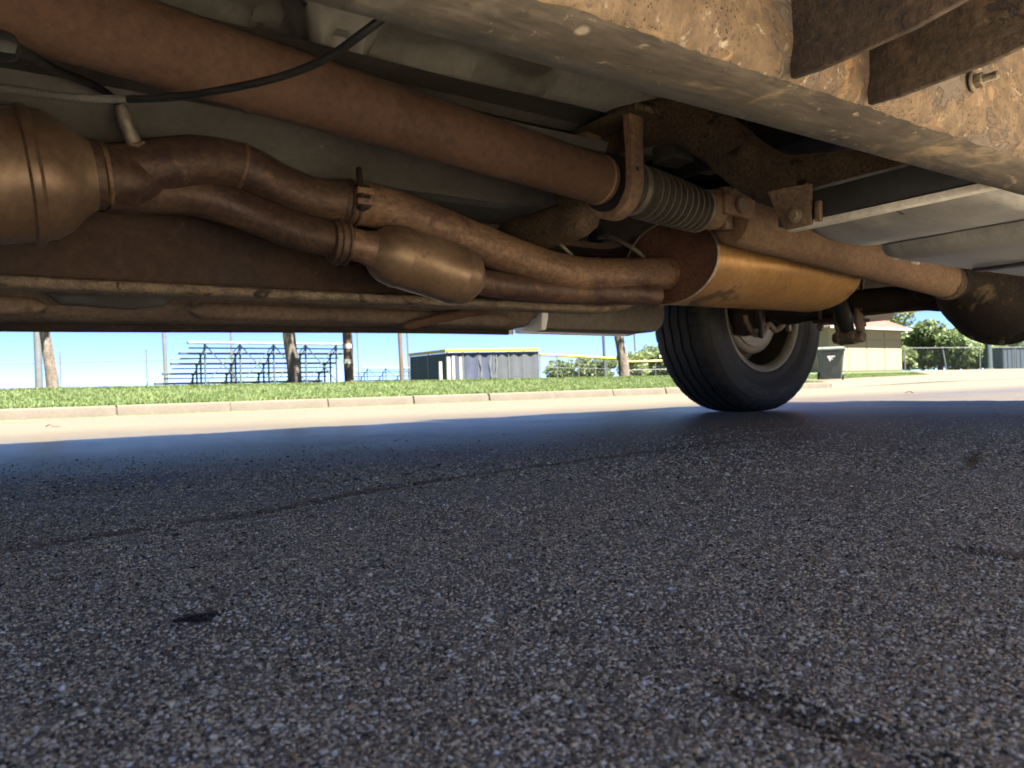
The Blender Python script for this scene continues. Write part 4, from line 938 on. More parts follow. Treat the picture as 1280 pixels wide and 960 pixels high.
# slanting brace on the rear end of the far rocker
b0 = at(505, 408, v=1.88); b1 = at(628, 380, v=1.80)
mb = MB(); dd = (b1-b0); 
mb.tube([b0, b0+dd*.05, b0+dd*.5, b1], [.006, .013, .014, .014], 10); T(mb, 'rocker_brace', M_SHAFT, 40, label='slanting brown brace under the rocker end')
M_LINER = mk('dusty_bed_liner', [(0.3, (0.102, 0.081, 0.063)), (0.5, (0.144, 0.117, 0.093)), (0.7, (0.18, 0.15, 0.12))], 5, 8, (.6, .85), .3, 110, fine=.2, bdist=.002)
# bed sides with wheel arches; the inner liner is dirty
def bed_side(s):
    y = lambda v: v if s > 0 else 2*VC - v
    def poly(e, front):
        p = [(front, 1.36), (front-.012, .40), (front, .292+e)]
        p += [(1.94, .290+e)] + [(1.94 + .065*math.sin(R(a)), .355+e - .065*math.cos(R(a))) for a in (20, 40, 60, 80)]
        p += [(2.005, .40)] + [(AU + .455*math.cos(R(a)), .40 + .43*math.sin(R(a))) for a in (165, 145, 120, 90, 60, 35, 15)]
        p += [(2.915, .34), (3.5, .38), (3.55, .45), (3.55, 1.36)]
        return p
    hi = lambda q: [(a, max(b, .42) if s < 0 else b) for a, b in q]  # near bed side cut higher as well, admitting light below
    mb = MB(); mb.prism(hi(poly(0, 1.458)), min(y(2.026), y(2.062)), max(y(2.026), y(2.062)), 'xz', .006); o = T(mb, 'bed_side', M_WHITE, 40)
    mb = MB(); mb.prism(hi([(a, min(b, .8)) for a, b in poly(.004, 1.470)]), min(y(1.91), y(2.0255)), max(y(1.91), y(2.0255)), 'xz', .014); T(mb, 'bed_side_liner', M_LINER, 40, parent=o, label='brown rounded lower bed panel ahead of the wheel' if s > 0 else None)
    mb = MB(); mb.prism([(1.452, .292 if s > 0 else .45), (1.470, .292 if s > 0 else .45), (1.480, .33 if s > 0 else .46), (1.482, .36 if s > 0 else .47), (1.482, .70), (1.458, .70), (1.456, .36 if s > 0 else .47)], min(y(1.905), y(2.0245)), max(y(1.905), y(2.0245)), 'xz', .003); T(mb, 'bed_front_flange', M_WHITE, 40, parent=o, label='white painted front edge of the bed panel' if s > 0 else None)
for s in (1, -1): bed_side(s)
mb = MB(); mb.box(1.46, 1.49, -.085, 2.02, .83, 1.36, .004); T(mb, 'bed_front_wall', M_WHITE)
mb = MB(); mb.box(3.55, 3.60, -.1, 2.03, .62, 1.36, .01); T(mb, 'tailgate', M_WHITE)
mb = MB(); mb.box(3.58, 3.70, -.08, 2.01, .42, .58, .03); T(mb, 'rear_bumper', M_EDGE)
# cab, hood and windows
def cab_ring(yside, inset):
    pr = [(-.72, .80), (-.72, 1.10), (-.62, 1.14), (-.02, 1.70), (.25, 1.78), (1.15, 1.78), (1.36, 1.70), (1.43, 1.12), (1.43, .80)]
    return [(u, yside + inset*max(0, z-1.1)*.30, z) for u, z in pr]
mb = MB(); mb.loft([cab_ring(-.11, 1), cab_ring(2.04, -1)]); T(mb, 'cab', M_WHITE, 30)
for ys, ins in ((-.11, 1), (2.04, -1)):
    for poly in ([(-.45, 1.16), (.02, 1.62), (.42, 1.66), (.42, 1.16)], [(.50, 1.16), (.50, 1.66), (1.12, 1.66), (1.30, 1.16)]):
        mb = MB(); a = [(u, ys + ins*(z-1.1)*.30 - ins*.004, z) for u, z in poly]; b = [(u, ys + ins*(z-1.1)*.30 + ins*.004, z) for u, z in poly]
        mb.loft([a, b]); T(mb, 'side_window', M_GLASS)
mb = MB(); mb.prism([(-.72, .62), (-.72, 1.08), (-1.3, 1.06), (-1.95, .98), (-2.08, .85), (-2.08, .55), (-1.8, .5)], -.06, 1.99, 'xz', .03); T(mb, 'hood', M_WHITE)
for s in (1, -1):
    y = (lambda v: v) if s > 0 else (lambda v: 2*VC - v)
    p = [(-.724, .30), (-.724, 1.06), (-1.9, .98), (-2.08, .85), (-2.08, .45), (-1.62, .40)] + [(AU-3.6 + .44*math.cos(R(a)), .38 + .42*math.sin(R(a))) for a in (170, 145, 120, 90, 60, 35, 10)]
    mb = MB(); mb.prism(p, min(y(1.992), y(2.05)), max(y(1.992), y(2.05)), 'xz', .006); T(mb, 'front_fender', M_WHITE)
mb = MB(); mb.box(-2.2, -2.09, -.08, 2.01, .42, .62, .03); T(mb, 'front_bumper', M_EDGE)
mb = MB(); mb.tube([(AU-3.6, -.1, .36), (AU-3.6, .5, .34), (AU-3.6, 1.4, .34), (AU-3.6, 2.0, .36)], .05, 14); T(mb, 'front_axle', M_DARK)
mb = MB(); mb.box(-1.7, -.95, .55, 1.40, .30, .95, .05); T(mb, 'engine_block', M_DARK)  # unseen running gear down to the valance, bulked up to block light from ahead
mb = MB(); mb.lathe([(0, .26), (.12, .25), (.2, .19), (.5, .16), (.62, .11), (.7, .07)], (-.95, .93, .55), (1, 0, -.02), 24); T(mb, 'gearbox', M_DARK)
mb = MB(); mb.box(-.62, -.50, .30, 1.42, .29, .40, .02); T(mb, 'gearbox_mount', M_XM)
mb = MB(); mb.box(-1.95, -1.75, .1, 1.85, .22, .55, .03); T(mb, 'front_valance', M_BLACK)
# --- park brake cable sagging near the lens
cp = [at(-60, 106, t=.86), at(10, 111, t=.84), at(80, 121, t=.82), at(160, 124, t=.80), at(230, 120, t=.78), at(300, 108, t=.76), at(360, 93, t=.74), at(410, 72, t=.72), at(450, 44, t=.70), at(490, 14, t=.69), at(530, -20, t=.69)]
pth = crom(cp, 8)
mb = MB(); mb.tube(pth[24:], .0040, 12); cab_ = T(mb, 'brake_cable', M_CABLE, 60, label='thin black cable sagging across the upper left')
mb = MB(); mb.tube(pth[:26], [.0044]*20 + [.0044, .0043, .0042, .0041, .0040, .0038], 12); T(mb, 'cable_sheath', M_SHEATH, 60, parent=cab_, label='grey worn outer sheath at the left end of the cable')
# ------------------------------------------------------------------ ground beyond the kerb
M_TURF = mk('turf_soil', [(0.3, (0.024, 0.045, 0.011)), (0.5, (0.036, 0.06, 0.016)), (0.7, (0.05, 0.072, 0.022))], 1.1, 8, (.9, 1.0), .5, 30, fine=.3, spots=[((.085, .072, .042), .35, .6, .75)], bdist=.03)
M_CONC = mk('pale_concrete', [(0.3, (0.0608, 0.0502, 0.0377)), (0.5, (0.0723, 0.0608, 0.0462)), (0.7, (0.0839, 0.0708, 0.0547))], 2.2, 8, (.8, .95), .3, 60, fine=.15, spots=[((.05, .04, .03), 4.5, .64, .76)], bdist=.004)
gu = axis_lines(-900, 900, -20, 60, 1.0); gv = axis_lines(-300, 900, 10, 60, .7)
def g_under(u, v):
    d = -0.05 if v < 11.72 else (-.03 if (u > 18.1 and v < pave_top(u)+.1) else 0)
    return ground_z(u, v) + d
tag(sheet('ground', gu, gv, g_under, M_TURF), kind='structure')
# kerb: backing strip plus single cast segments with open joints
mb = MB(); prof = [(11.62, -.2), (11.62, .02), (11.76, .035), (11.76, -.2)]
mb.loft([[(u, v, z) for v, z in prof] for u in (-60, 18.2)]); kerb = tag(mb.build('kerb', M_CONC, None, 40), kind='structure')
seg = None
k0 = at(145, 520, v=11.6).x
for i in range(-14, 13):
    u0 = k0 + i*1.5
    if u0 + 1.5 > 18.6: break
    if seg is None:
        mb = MB(); pr = [(11.57, -.11), (11.59, .015), (11.60, .040), (11.625, .052), (11.77, .056), (11.77, -.1)]
        mb.loft([[(x, v, z) for v, z in pr] for x in (.012, .5, 1.0, 1.488)]); seg = mb.build('kerb_segment', M_CONC, None, 40); o = seg
    else:
        o = seg.copy(); COL.objects.link(o)
    o.parent = kerb; o.location = (u0, random.uniform(-.004, .004), random.uniform(-.003, .003)); o.rotation_euler = (0, 0, random.uniform(-.0012, .0012))

# grass blades on the verge
def grass_blades(name, n, ulo, uhi, vlo, vhi, h, label):
    u = RNG.uniform(ulo, uhi, n*2); v = vlo + (vhi-vlo)*RNG.power(.75, n*2)
    ok = np.array([not (a > 17.9 and b < pave_top(a)+.1) for a, b in zip(u, v)]); u, v = u[ok][:n], v[ok][:n]; n = len(u)
    z = np.array([ground_z(a, b) for a, b in zip(u, v)]) - .01
    hh = h*RNG.uniform(.5, 1.3, n); a = RNG.uniform(0, 6.283, n); w = RNG.uniform(.004, .009, n); ln = RNG.normal(0, .35, (n, 2))*hh[:, None]
    dx, dy = np.cos(a)*w, np.sin(a)*w
    V = np.stack([np.stack([u-dx, v-dy, z], 1), np.stack([u+dx, v+dy, z], 1), np.stack([u+ln[:, 0]*.4+dx*.6, v+ln[:, 1]*.4+dy*.6, z+hh*.6], 1), np.stack([u+ln[:, 0], v+ln[:, 1], z+hh], 1)], 1).reshape(-1, 3)
    F = (np.array([(0, 1, 2), (0, 2, 3)])[None] + (np.arange(n)*4)[:, None, None]).reshape(-1, 3)
    me = bpy.data.meshes.new(name); me.from_pydata(V.tolist(), [], F.tolist()); me.update()
    m, nt, b = mat_base('grass_blade'); tc = nt.nodes.new('ShaderNodeTexCoord'); n1 = noise_node(nt, .9, 5, .6, tc.outputs['Object'])
    n2 = noise_node(nt, 40, 2, .5, tc.outputs['Object'])
    c = ramp(nt, n1.outputs[0], [(.28, (.052, .082, .018)), (.45, (.072, .106, .024)), (.58, (.092, .124, .032)), (.70, (.125, .125, .055))]).outputs[0]
    g = ramp(nt, n2.outputs[0], [(.3, .6), (.7, 1.25)]).outputs[0]
    nt.links.new(mixc(nt, 1.0, c, g, 'MULTIPLY'), b.inputs['Base Color']); b.inputs['Roughness'].default_value = .6
    tr = nt.nodes.new('ShaderNodeBsdfTranslucent'); tr.inputs[0].default_value = (.085, .13, .02, 1); ms = nt.nodes.new('ShaderNodeMixShader'); ms.inputs[0].default_value = .35
    out = nt.nodes['Material Output']; nt.links.new(b.outputs[0], ms.inputs[1]); nt.links.new(tr.outputs[0], ms.inputs[2]); nt.links.new(ms.outputs[0], out.inputs[0])
    me.materials.append(m); o = bpy.data.objects.new(name, me); COL.objects.link(o)
    return tag(o, label, 'grass', kind='stuff')
grass_blades('grass', 150000, -9, 40, 11.74, 18.5, .048, 'short sunlit green grass on the verge behind the kerb')

def G(px, t):
    p = at(px, 480, t=t); return Vector((p.x, p.y, ground_z(p.x, p.y)))
def pxm(t): return t/FPX          # metres per photograph pixel at a depth

M_STEEL = flat('galvanised_steel', (.12, .127, .133), .5, .3)
M_ALU = mk('weathered_aluminium', [(0.3, (0.1848, 0.1887, 0.1887)), (0.7, (0.2541, 0.2541, 0.2503))], 3, 6, (.45, .65), .1, 40, .3, fine=.1)
M_PLANK = flat('shaded_plank', (.06, .07, .073), .55, .2)
M_BLPOST = flat('dark_green_frame', (.05, .065, .07), .6, .2)
M_BARK = mk('grey_bark', [(0.3, (0.066, 0.0512, 0.0396)), (0.5, (0.1197, 0.0973, 0.0784)), (0.7, (0.1733, 0.1485, 0.1237))], 5, 9, (.9, 1), 1.0, 22, fine=.4, stretch=(1, 1, .35), bdist=.03, spots=[((.05, .04, .032), 5, .58, .7)])
M_POLE = mk('brown_pole', [(0.3, (0.078, 0.048, 0.033)), (0.7, (0.132, 0.09, 0.063))], 4, 8, (.8, .95), .6, 40, fine=.3, stretch=(1, 1, .2), bdist=.01)
M_YEL = flat('yellow_cap', (.36, .24, .03), .5)
M_NAVY = mk('navy_windscreen', [(0.3, (0.0253, 0.0324, 0.0569)), (0.6, (0.0365, 0.045, 0.0781)), (0.8, (0.0555, 0.0702, 0.1056))], 1.2, 6, (.7, .9), .2, 10, fine=.15)
M_GREY = mk('grey_windscreen', [(0.3, (0.039, 0.0445, 0.053)), (0.7, (0.0585, 0.0647, 0.0764))], 1.5, 6, (.7, .9), .2, 10, fine=.15)
M_BOLLW = flat('white_bollard', (.28, .274, .25), .6)
M_SANDY = flat('infield_dirt', (.10, .068, .048), .95)

# ------------------------------------------------------------------ trees
def leaf_mat(name, a, b_):
    m, nt, b = mat_base(name); tc = nt.nodes.new('ShaderNodeTexCoord'); n = noise_node(nt, 1.3, 4, .6, tc.outputs['Object']); n2 = noise_node(nt, 17, 2, .5, tc.outputs['Object'])
    c = ramp(nt, n.outputs[0], [(.3, a), (.7, b_)]).outputs[0]; g = ramp(nt, n2.outputs[0], [(.3, .6), (.7, 1.3)]).outputs[0]
    c = mixc(nt, 1.0, c, g, 'MULTIPLY'); nt.links.new(c, b.inputs['Base Color']); b.inputs['Roughness'].default_value = .55
    tr = nt.nodes.new('ShaderNodeBsdfTranslucent'); nt.links.new(c, tr.inputs[0]); ms = nt.nodes.new('ShaderNodeMixShader'); ms.inputs[0].default_value = .42
    nt.links.new(b.outputs[0], ms.inputs[1]); nt.links.new(tr.outputs[0], ms.inputs[2]); nt.links.new(ms.outputs[0], nt.nodes['Material Output'].inputs[0]); return m
M_LEAF = [leaf_mat('leaf_green', (.052, .088, .03), (.11, .145, .055)), leaf_mat('leaf_yellow_green', (.095, .13, .04), (.165, .20, .07)), leaf_mat('leaf_dark', (.02, .037, .014), (.046, .066, .025))]
def crown_mesh(lobes, n, ls):
    lob = np.array(lobes, float); wts = lob[:, 3]*lob[:, 4]*lob[:, 5]; k = RNG.choice(len(lob), n, p=wts/wts.sum())
    d = RNG.normal(size=(n, 3)); d /= np.linalg.norm(d, axis=1)[:, None]; r = RNG.uniform(.35, 1.0, n)**.5
    # clumps leave gaps
    cl = RNG.normal(size=(70, 3)); cl /= np.linalg.norm(cl, axis=1)[:, None]; ci = RNG.integers(0, 70, n)
    d = d*.42 + cl[ci]; d /= np.linalg.norm(d, axis=1)[:, None]
    c = lob[k, :3] + d*lob[k, 3:6]*(r*RNG.uniform(.85, 1.08, n))[:, None]
    a = RNG.normal(size=(n, 3)); a /= np.linalg.norm(a, axis=1)[:, None]; b = np.cross(a, RNG.normal(size=(n, 3))); b /= np.linalg.norm(b, axis=1)[:, None]
    s = ls*RNG.uniform(.6, 1.3, n)[:, None]
    V = np.stack([c-a*s, c+b*s*.5, c+a*s, c-b*s*.5], 1).reshape(-1, 3)
    mb = MB(); mb.v = V.tolist(); mb.f = (np.arange(n*4).reshape(-1, 4)).tolist(); return mb
def build_leaves(mb, mat, parent):
    me = bpy.data.meshes.new('crown'); me.from_pydata(mb.v, [], mb.f); me.materials.append(mat); o = bpy.data.objects.new('crown', me); COL.objects.link(o); o.parent = parent; return o
def tree(base, trunk, radii, lobes, label, n=5000, ls=.11, mat=0, group=None, limbs=True, name='tree'):
    """trunk: points relative to the base; lobes: crown ellipsoids relative to the base"""
    t = thing(name, base, label, 'tree', group)
    mb = MB(); pth, rad = crom(trunk, 6, radii); rad[0] *= 1.25; mb.tube(pth, rad, 14); mb.disp(max(radii)*.10, 1.2/max(radii)*.35)
    if limbs:
        top = Vector(trunk[-1])
        for l in lobes[:7]:
            e = Vector(l[:3]); s = Vector(trunk[-2]); mid = (top*.6 + e*.4) + Vector((0, 0, .1)); mb.tube(crom([s, top*.7+mid*.3, mid, e], 4), list(np.linspace(radii[-1]*.8, radii[-1]*.25, 13)), 8)
    part(mb, 'trunk', M_BARK, t, 60, local=True)
    build_leaves(crown_mesh(lobes, n, ls), M_LEAF[mat], t); return t
def lobes_round(cx, cy, cz, rx, rz, k=7, seed=1):
    rg = random.Random(seed); out = [(cx, cy, cz, rx*.6, rx*.6, rz*.6)]
    for i in range(k):
        a = 6.283*i/k + rg.uniform(-.4, .4); q = rg.uniform(.45, .72); out.append((cx+rx*q*math.cos(a), cy+rx*q*math.sin(a), cz+rz*rg.uniform(-.45, .6), rx*rg.uniform(.35, .55), rx*rg.uniform(.35, .55), rz*rg.uniform(.32, .5)))
    return out
def lean(px0, px1, t): return (px1-px0)*pxm(t)
# three street trees whose trunks show under the truck
b = G(66, 15.2); tree(b, [(0, 0, -.1), rt0*-.03+Vector((0, 0, .35)), rt0*-.09+Vector((0, 0, .8)), rt0*-.14+Vector((0, 0, 1.3)), rt0*-.10+Vector((0, 0, 2.1)), rt0*.05+Vector((0, 0, 3.0))], [.12, .11, .095, .09, .085, .07], lobes_round(0, 0, 4.6, 1.9, 1.5, 7, 2), 'slender street tree with crooked grey trunk at the far left', 5200)
b = G(369, 17.5); tree(b, [(0, 0, -.1), rt0*-.03+Vector((0, 0, .4)), rt0*-.10+Vector((0, 0, 1.0)), rt0*-.12+Vector((0, 0, 1.6)), rt0*-.10+Vector((0, 0, 2.4)), rt0*.02+Vector((0, 0, 3.4))], [.17, .15, .135, .125, .12, .10], lobes_round(0, 0, 5.2, 2.4, 1.8, 7, 5), 'street tree with thick grey trunk in front of the large bleachers', 6500)
b = G(781, 25); tree(b, [(0, 0, -.1), rt0*-.03+Vector((0, 0, .4)), rt0*-.10+Vector((0, 0, 1.0)), rt0*-.17+Vector((0, 0, 1.6)), rt0*-.2+Vector((0, 0, 2.4)), rt0*-.1+Vector((0, 0, 3.0))], [.19, .17, .15, .14, .14, .12], [tuple(rt0*1.3+Vector((0, 0, 2.75)))+(.75, .75, .45)] + lobes_round(0, 0, 4.8, 2.3, 1.8, 7, 8), 'dark trunked street tree just left of the rear wheel', 7500, mat=1)
# trees farther off
def far_tree(px, t, wpx, top, bot, label, mat=0, n=4500, seed=3, name='tree'):
    b = G(px, t); m = pxm(t); hz = b.z; w = wpx*m/2
    zt = at(px, top, t=t).z - hz; zb = at(px, bot, t=t).z - hz; h = max(zt, .6)
    zb = min(max(zb, .05), .3); lo = lobes_round(0, 0, (zt+zb)/2, w, max((zt-zb)/2, .4)*1.05, 8, seed) + [(w*.45*math.cos(k*1.3), w*.45*math.sin(k*1.3), zb+(zt-zb)*.2, w*.5, w*.5, (zt-zb)*.22) for k in range(5)]
    return tree(b, [(0, 0, -.1), (.05, 0, h*.2), (.0, .05, h*.4), (0, 0, h*.55)], [w*.09, w*.075, w*.06, w*.05], lo, label, n, max(w*.075, .09), mat, 'trees beyond the field', name=name)
far_tree(1176, 50, 84, 398, 455, 'large round leafy tree right of the cream house', 0, 9000, 3)
far_tree(1112, 70, 62, 372, 440, 'pale yellow green tree rising behind the house roof', 1, 6000, 4)
far_tree(1236, 75, 60, 420, 455, 'pale tree between the leaning fence post and the container', 1, 5000, 9)
far_tree(1276, 62, 40, 418, 452, 'dark green tree at the right edge above the container', 2, 4500, 12)
far_tree(822, 70, 70, 430, 468, 'leafy tree right behind the yellow topped fence by the wheel', 0, 5000, 14)
far_tree(792, 62, 46, 438, 470, 'low yellow green bush beside the dark tree trunk', 1, 4000, 15, 'bush')
far_tree(742, 90, 60, 445, 470, 'dark bush mass beyond the fence near the thin pole', 0, 4000, 21, 'bush')
far_tree(705, 95, 50, 450, 472, 'low hazy bush behind the fence right of the dugout', 0, 3500, 22, 'bush')
far_tree(1206, 82, 60, 426, 462, 'hazy rounded tree behind the leaning fence post', 1, 5000, 31)
far_tree(1262, 95, 60, 428, 460, 'farthest pale tree behind the blue container', 0, 4500, 33)
far_tree(1154, 78, 50, 424, 462, 'pale tree filling the gap between house and round tree', 1, 4500, 35)
far_tree(1136, 47, 20, 436, 462, 'small yellow green shrub at the right house corner', 1, 1800, 24, 'bush')

# ------------------------------------------------------------------ poles and fences
def pole(px, t, top_px, r, mat, name, label, cat, group=None, lean_px=0, bands=0):
    b = G(px, t); h = max((at(px, top_px, t=t).z - b.z), .3); tp = rt0*(lean_px*pxm(t))
    o = thing(name, b, label, cat, group)
    mb = MB(); mb.tube([(0, 0, -.2), tp*.33+Vector((0, 0, h*.33)), tp*.66+Vector((0, 0, h*.66)), tp+Vector((0, 0, h))], [r*1.05, r, r*.97, r*.92], 14)
    part(mb, 'shaft', mat, o, 50, local=True)
    mb = MB(); mb.lathe([(-.02, r*1.5), (.03, r*1.5), (.05, r*1.1)], (0, 0, 0), (0, 0, 1), 14); part(mb, 'foot', mat, o, 40, local=True)
    for k in range(bands):
        zc = at(px, (433, 452)[k], t=t).z - b.z; f = zc/h; mb = MB(); mb.lathe([(-.06, r*1.03), (-.06, r*1.1), (.06, r*1.1), (.06, r*1.03)], tp*f+Vector((0, 0, zc)), (0, 0, 1), 14); part(mb, 'white_band', M_BOLLW, o, 40, local=True)
    return o
pole(49, 19, 300, .085, M_STEEL, 'light_pole', 'pale grey pole standing just left of the crooked tree', 'pole', None, -2)
pole(437, 21, 250, .13, M_POLE, 'utility_pole', 'brown wooden pole with two white bands', 'pole', None, -4, 2)
pole(208, 40, 330, .10, M_STEEL, 'light_pole', 'thin grey pole at the left end of the large bleachers', 'pole', None, -3)
pole(292, 60, 300, .09, M_STEEL, 'light_pole', 'faint thin pole behind the middle of the large bleachers', 'pole', None, -4)
pole(503, 58, 300, .16, M_POLE, 'light_pole', 'reddish brown pole left of the dugout', 'pole', None, -4)
pole(512, 75, 300, .10, M_STEEL, 'light_pole', 'thin pale pole touching the left corner of the dugout', 'pole', None, -3)
pole(449, 80, 300, .08, M_STEEL, 'light_pole', 'faint thin pole right of the brown banded pole', 'pole', None, -2)
pole(757, 70, 290, .14, M_BLPOST, 'light_pole', 'dark thin pole left of the dark tree trunk', 'pole', None, -3)
pole(796, 85, 290, .12, M_STEEL, 'light_pole', 'grey thin pole right of the dark tree trunk', 'pole', None, -3)
pole(1237, 46, 425, .19, M_BLPOST, 'fence_pillar', 'thick dark post in front of the right chain link fence', 'post', None, 0)
for k, (px_, top) in enumerate(((551, 452), (561, 446), (567, 445), (576, 446))):
    pole(px_, 31 + .4*k, top, .075 if k != 1 else .09, M_BOLLW, 'bollard', ['leftmost white bollard, the shortest', 'second white bollard from the left, thicker', 'third white bollard from the left', 'rightmost of the four white bollards'][k], 'bollard', 'white bollards before the dugout')
# chain link runs: posts, rails and woven wire, one thing per run
def wire_mesh(p0, p1, h, step, r=.004):
    mb = MB(); d = Vector(p1)-Vector(p0); L = d.length; n = int(L/step); up = Vector((0, 0, h))
    for s in (1, -1):
        for i in range(-int(h/step), n+1):
            a, b = i*step, i*step+h
            a0, b0 = max(a, 0), min(b, L)
            if b0 <= a0: continue
            z0, z1 = (a0-a)/h, (b0-a)/h
            if s < 0: z0, z1 = 1-z0, 1-z1
            A = Vector(p0)+d*(a0/L)+up*z0; B = Vector(p0)+d*(b0/L)+up*z1; w = Vector((0, 0, r))
            mb.add([A-w, B-w, B+w, A+w], [(0, 1, 2, 3)])
    return mb
def fence(pts, h, rail_zs, label, cap=None, post_r=.035, mat=M_STEEL, wire=.2, wr=.004, leans={}, name='chain_link_fence'):
    b = pts[0]; o = thing(name, b, label, 'fence')
    for i, p in enumerate(pts):
        q = p-b; mb = MB(); ln = rt0*leans.get(i, 0)
        mb.tube([q-Vector((0, 0, .15)), q+Vector((0, 0, h*.5))+ln*.5, q+Vector((0, 0, h+.03))+ln], post_r, 10); part(mb, 'post', mat, o, 50, local=True)
    for a, c in zip(pts, pts[1:]):
        for z in rail_zs:
            mb = MB(); mb.tube([a-b+Vector((0, 0, z)), c-b+Vector((0, 0, z))], .022, 8); part(mb, 'rail', mat, o, 50, local=True)
        if cap:
            mb = MB(); mb.tube([a-b+Vector((0, 0, h)), c-b+Vector((0, 0, h))], cap, 12); part(mb, 'yellow_cap', M_YEL, o, 50, local=True)
        if wire:
            w = wire_mesh(a-b+Vector((0, 0, .02)), c-b+Vector((0, 0, .02)), h-.04, wire, wr); x = part(w, 'woven_wire', mat, o, 0, local=True); x['kind'] = 'stuff'
    return o
fence([G(x, t) for x, t in ((1132, 44), (1184, 45), (1226, 46), (1270, 47), (1330, 48.5))], 1.35, [1.3], 'low chain link fence with one leaning pale post, right of the house', leans={1: -.22}, wire=.2, wr=.0016)
fence([G(x, t) for x, t in ((676, 52), (697, 54), (724, 57), (745, 60), (772, 64))], 1.75, [.9], 'chain link fence with yellow cap, right of the dugout', cap=.09, wire=.3, wr=.003)
fence([G(x, t) for x, t in ((786, 60), (803, 60), (820, 60), (838, 60), (870, 60))], 1.35, [.7], 'low yellow capped fence running behind the rear wheel', cap=.08, wire=.25, wr=.003)
fence([G(x, t) for x, t in ((-60, 42), (76, 42), (184, 42), (290, 42))], 2.3, [.15, 1.75], 'tall thin wire backstop left of the large bleachers', wire=None, post_r=.04)

# ------------------------------------------------------------------ bleachers
def bleachers(px, t, label, rows=5, length=5.9, scale=1.0, ztop=None):
    b = at(px, 480, t=t); b.z = ground_z(b.x, b.y); o = thing('bleachers', b, label, 'bleachers', 'metal bleachers by the ball field')
    rise, run = .335*scale, .62*scale; L = length*scale
    def zrow(k): return .28*scale + rise*k          # row 0 is the lowest, rows descend towards +Y
    def yrow(k): return (rows-1-k)*run
    for k in range(rows):
        mb = MB(); x0 = -.16*scale*(rows-1-k)
        mb.box(x0, L+x0*.3, yrow(k)-.13*scale, yrow(k)+.13*scale, zrow(k)-.085*scale, zrow(k), .006); part(mb, 'seat_plank', M_ALU if k == rows-1 else M_PLANK, o, 30, local=True)
        if k:
            mb = MB(); mb.box(x0+.1, L-.1, yrow(k)+.2*scale, yrow(k)+.42*scale, zrow(k)-.23*scale, zrow(k)-.19*scale, .006); part(mb, 'foot_plank', M_PLANK, o, 30, local=True)
    mb = MB(); mb.tube([(0, yrow(rows-1)-.2*scale, zrow(rows-1)+.42*scale), (L, yrow(rows-1)-.2*scale, zrow(rows-1)+.42*scale)], .022*scale, 8)
    nf = 5; s = .028*scale
    for i in range(nf):
        x = .55*scale + (L-1.1*scale)*i/(nf-1)
        for k in range(rows):
            mb = MB(); mb.box(x-s, x+s, yrow(k)-s, yrow(k)+s, -.25, zrow(k)-.045*scale); part(mb, 'upright', M_BLPOST, o, 0, local=True)
            if k:
                mb = MB(); mb.box(x-s, x+s, yrow(k)-.1*scale, yrow(k-1)+.1*scale, zrow(k-1)-.11*scale, zrow(k-1)-.05*scale); part(mb, 'bearer', M_BLPOST, o, 0, local=True)
        mb = MB(); mb.tube([(x, yrow(rows-1), zrow(rows-1)-.2*scale), (x, yrow(0), .08)], .02*scale, 6); part(mb, 'sloping_brace', M_BLPOST, o, 0, local=True)
        if i < nf-1:
            x2 = .55*scale + (L-1.1*scale)*(i+1)/(nf-1); ya = yrow(rows-1)
            for (za, zb) in ((.15*scale, zrow(rows-1)-.1*scale), (zrow(rows-1)-.1*scale, .15*scale)):
                mb = MB(); mb.tube([(x, ya, za), (x2, ya, zb)], .02*scale, 6); part(mb, 'cross_brace', M_BLPOST, o, 0, local=True)
    return o
bleachers(236, 26.5, 'large five row metal bleachers behind the thick grey tree trunk')
bleachers(452, 62, 'small far bleachers between the banded pole and the dugout', 5, 8.0, .95)

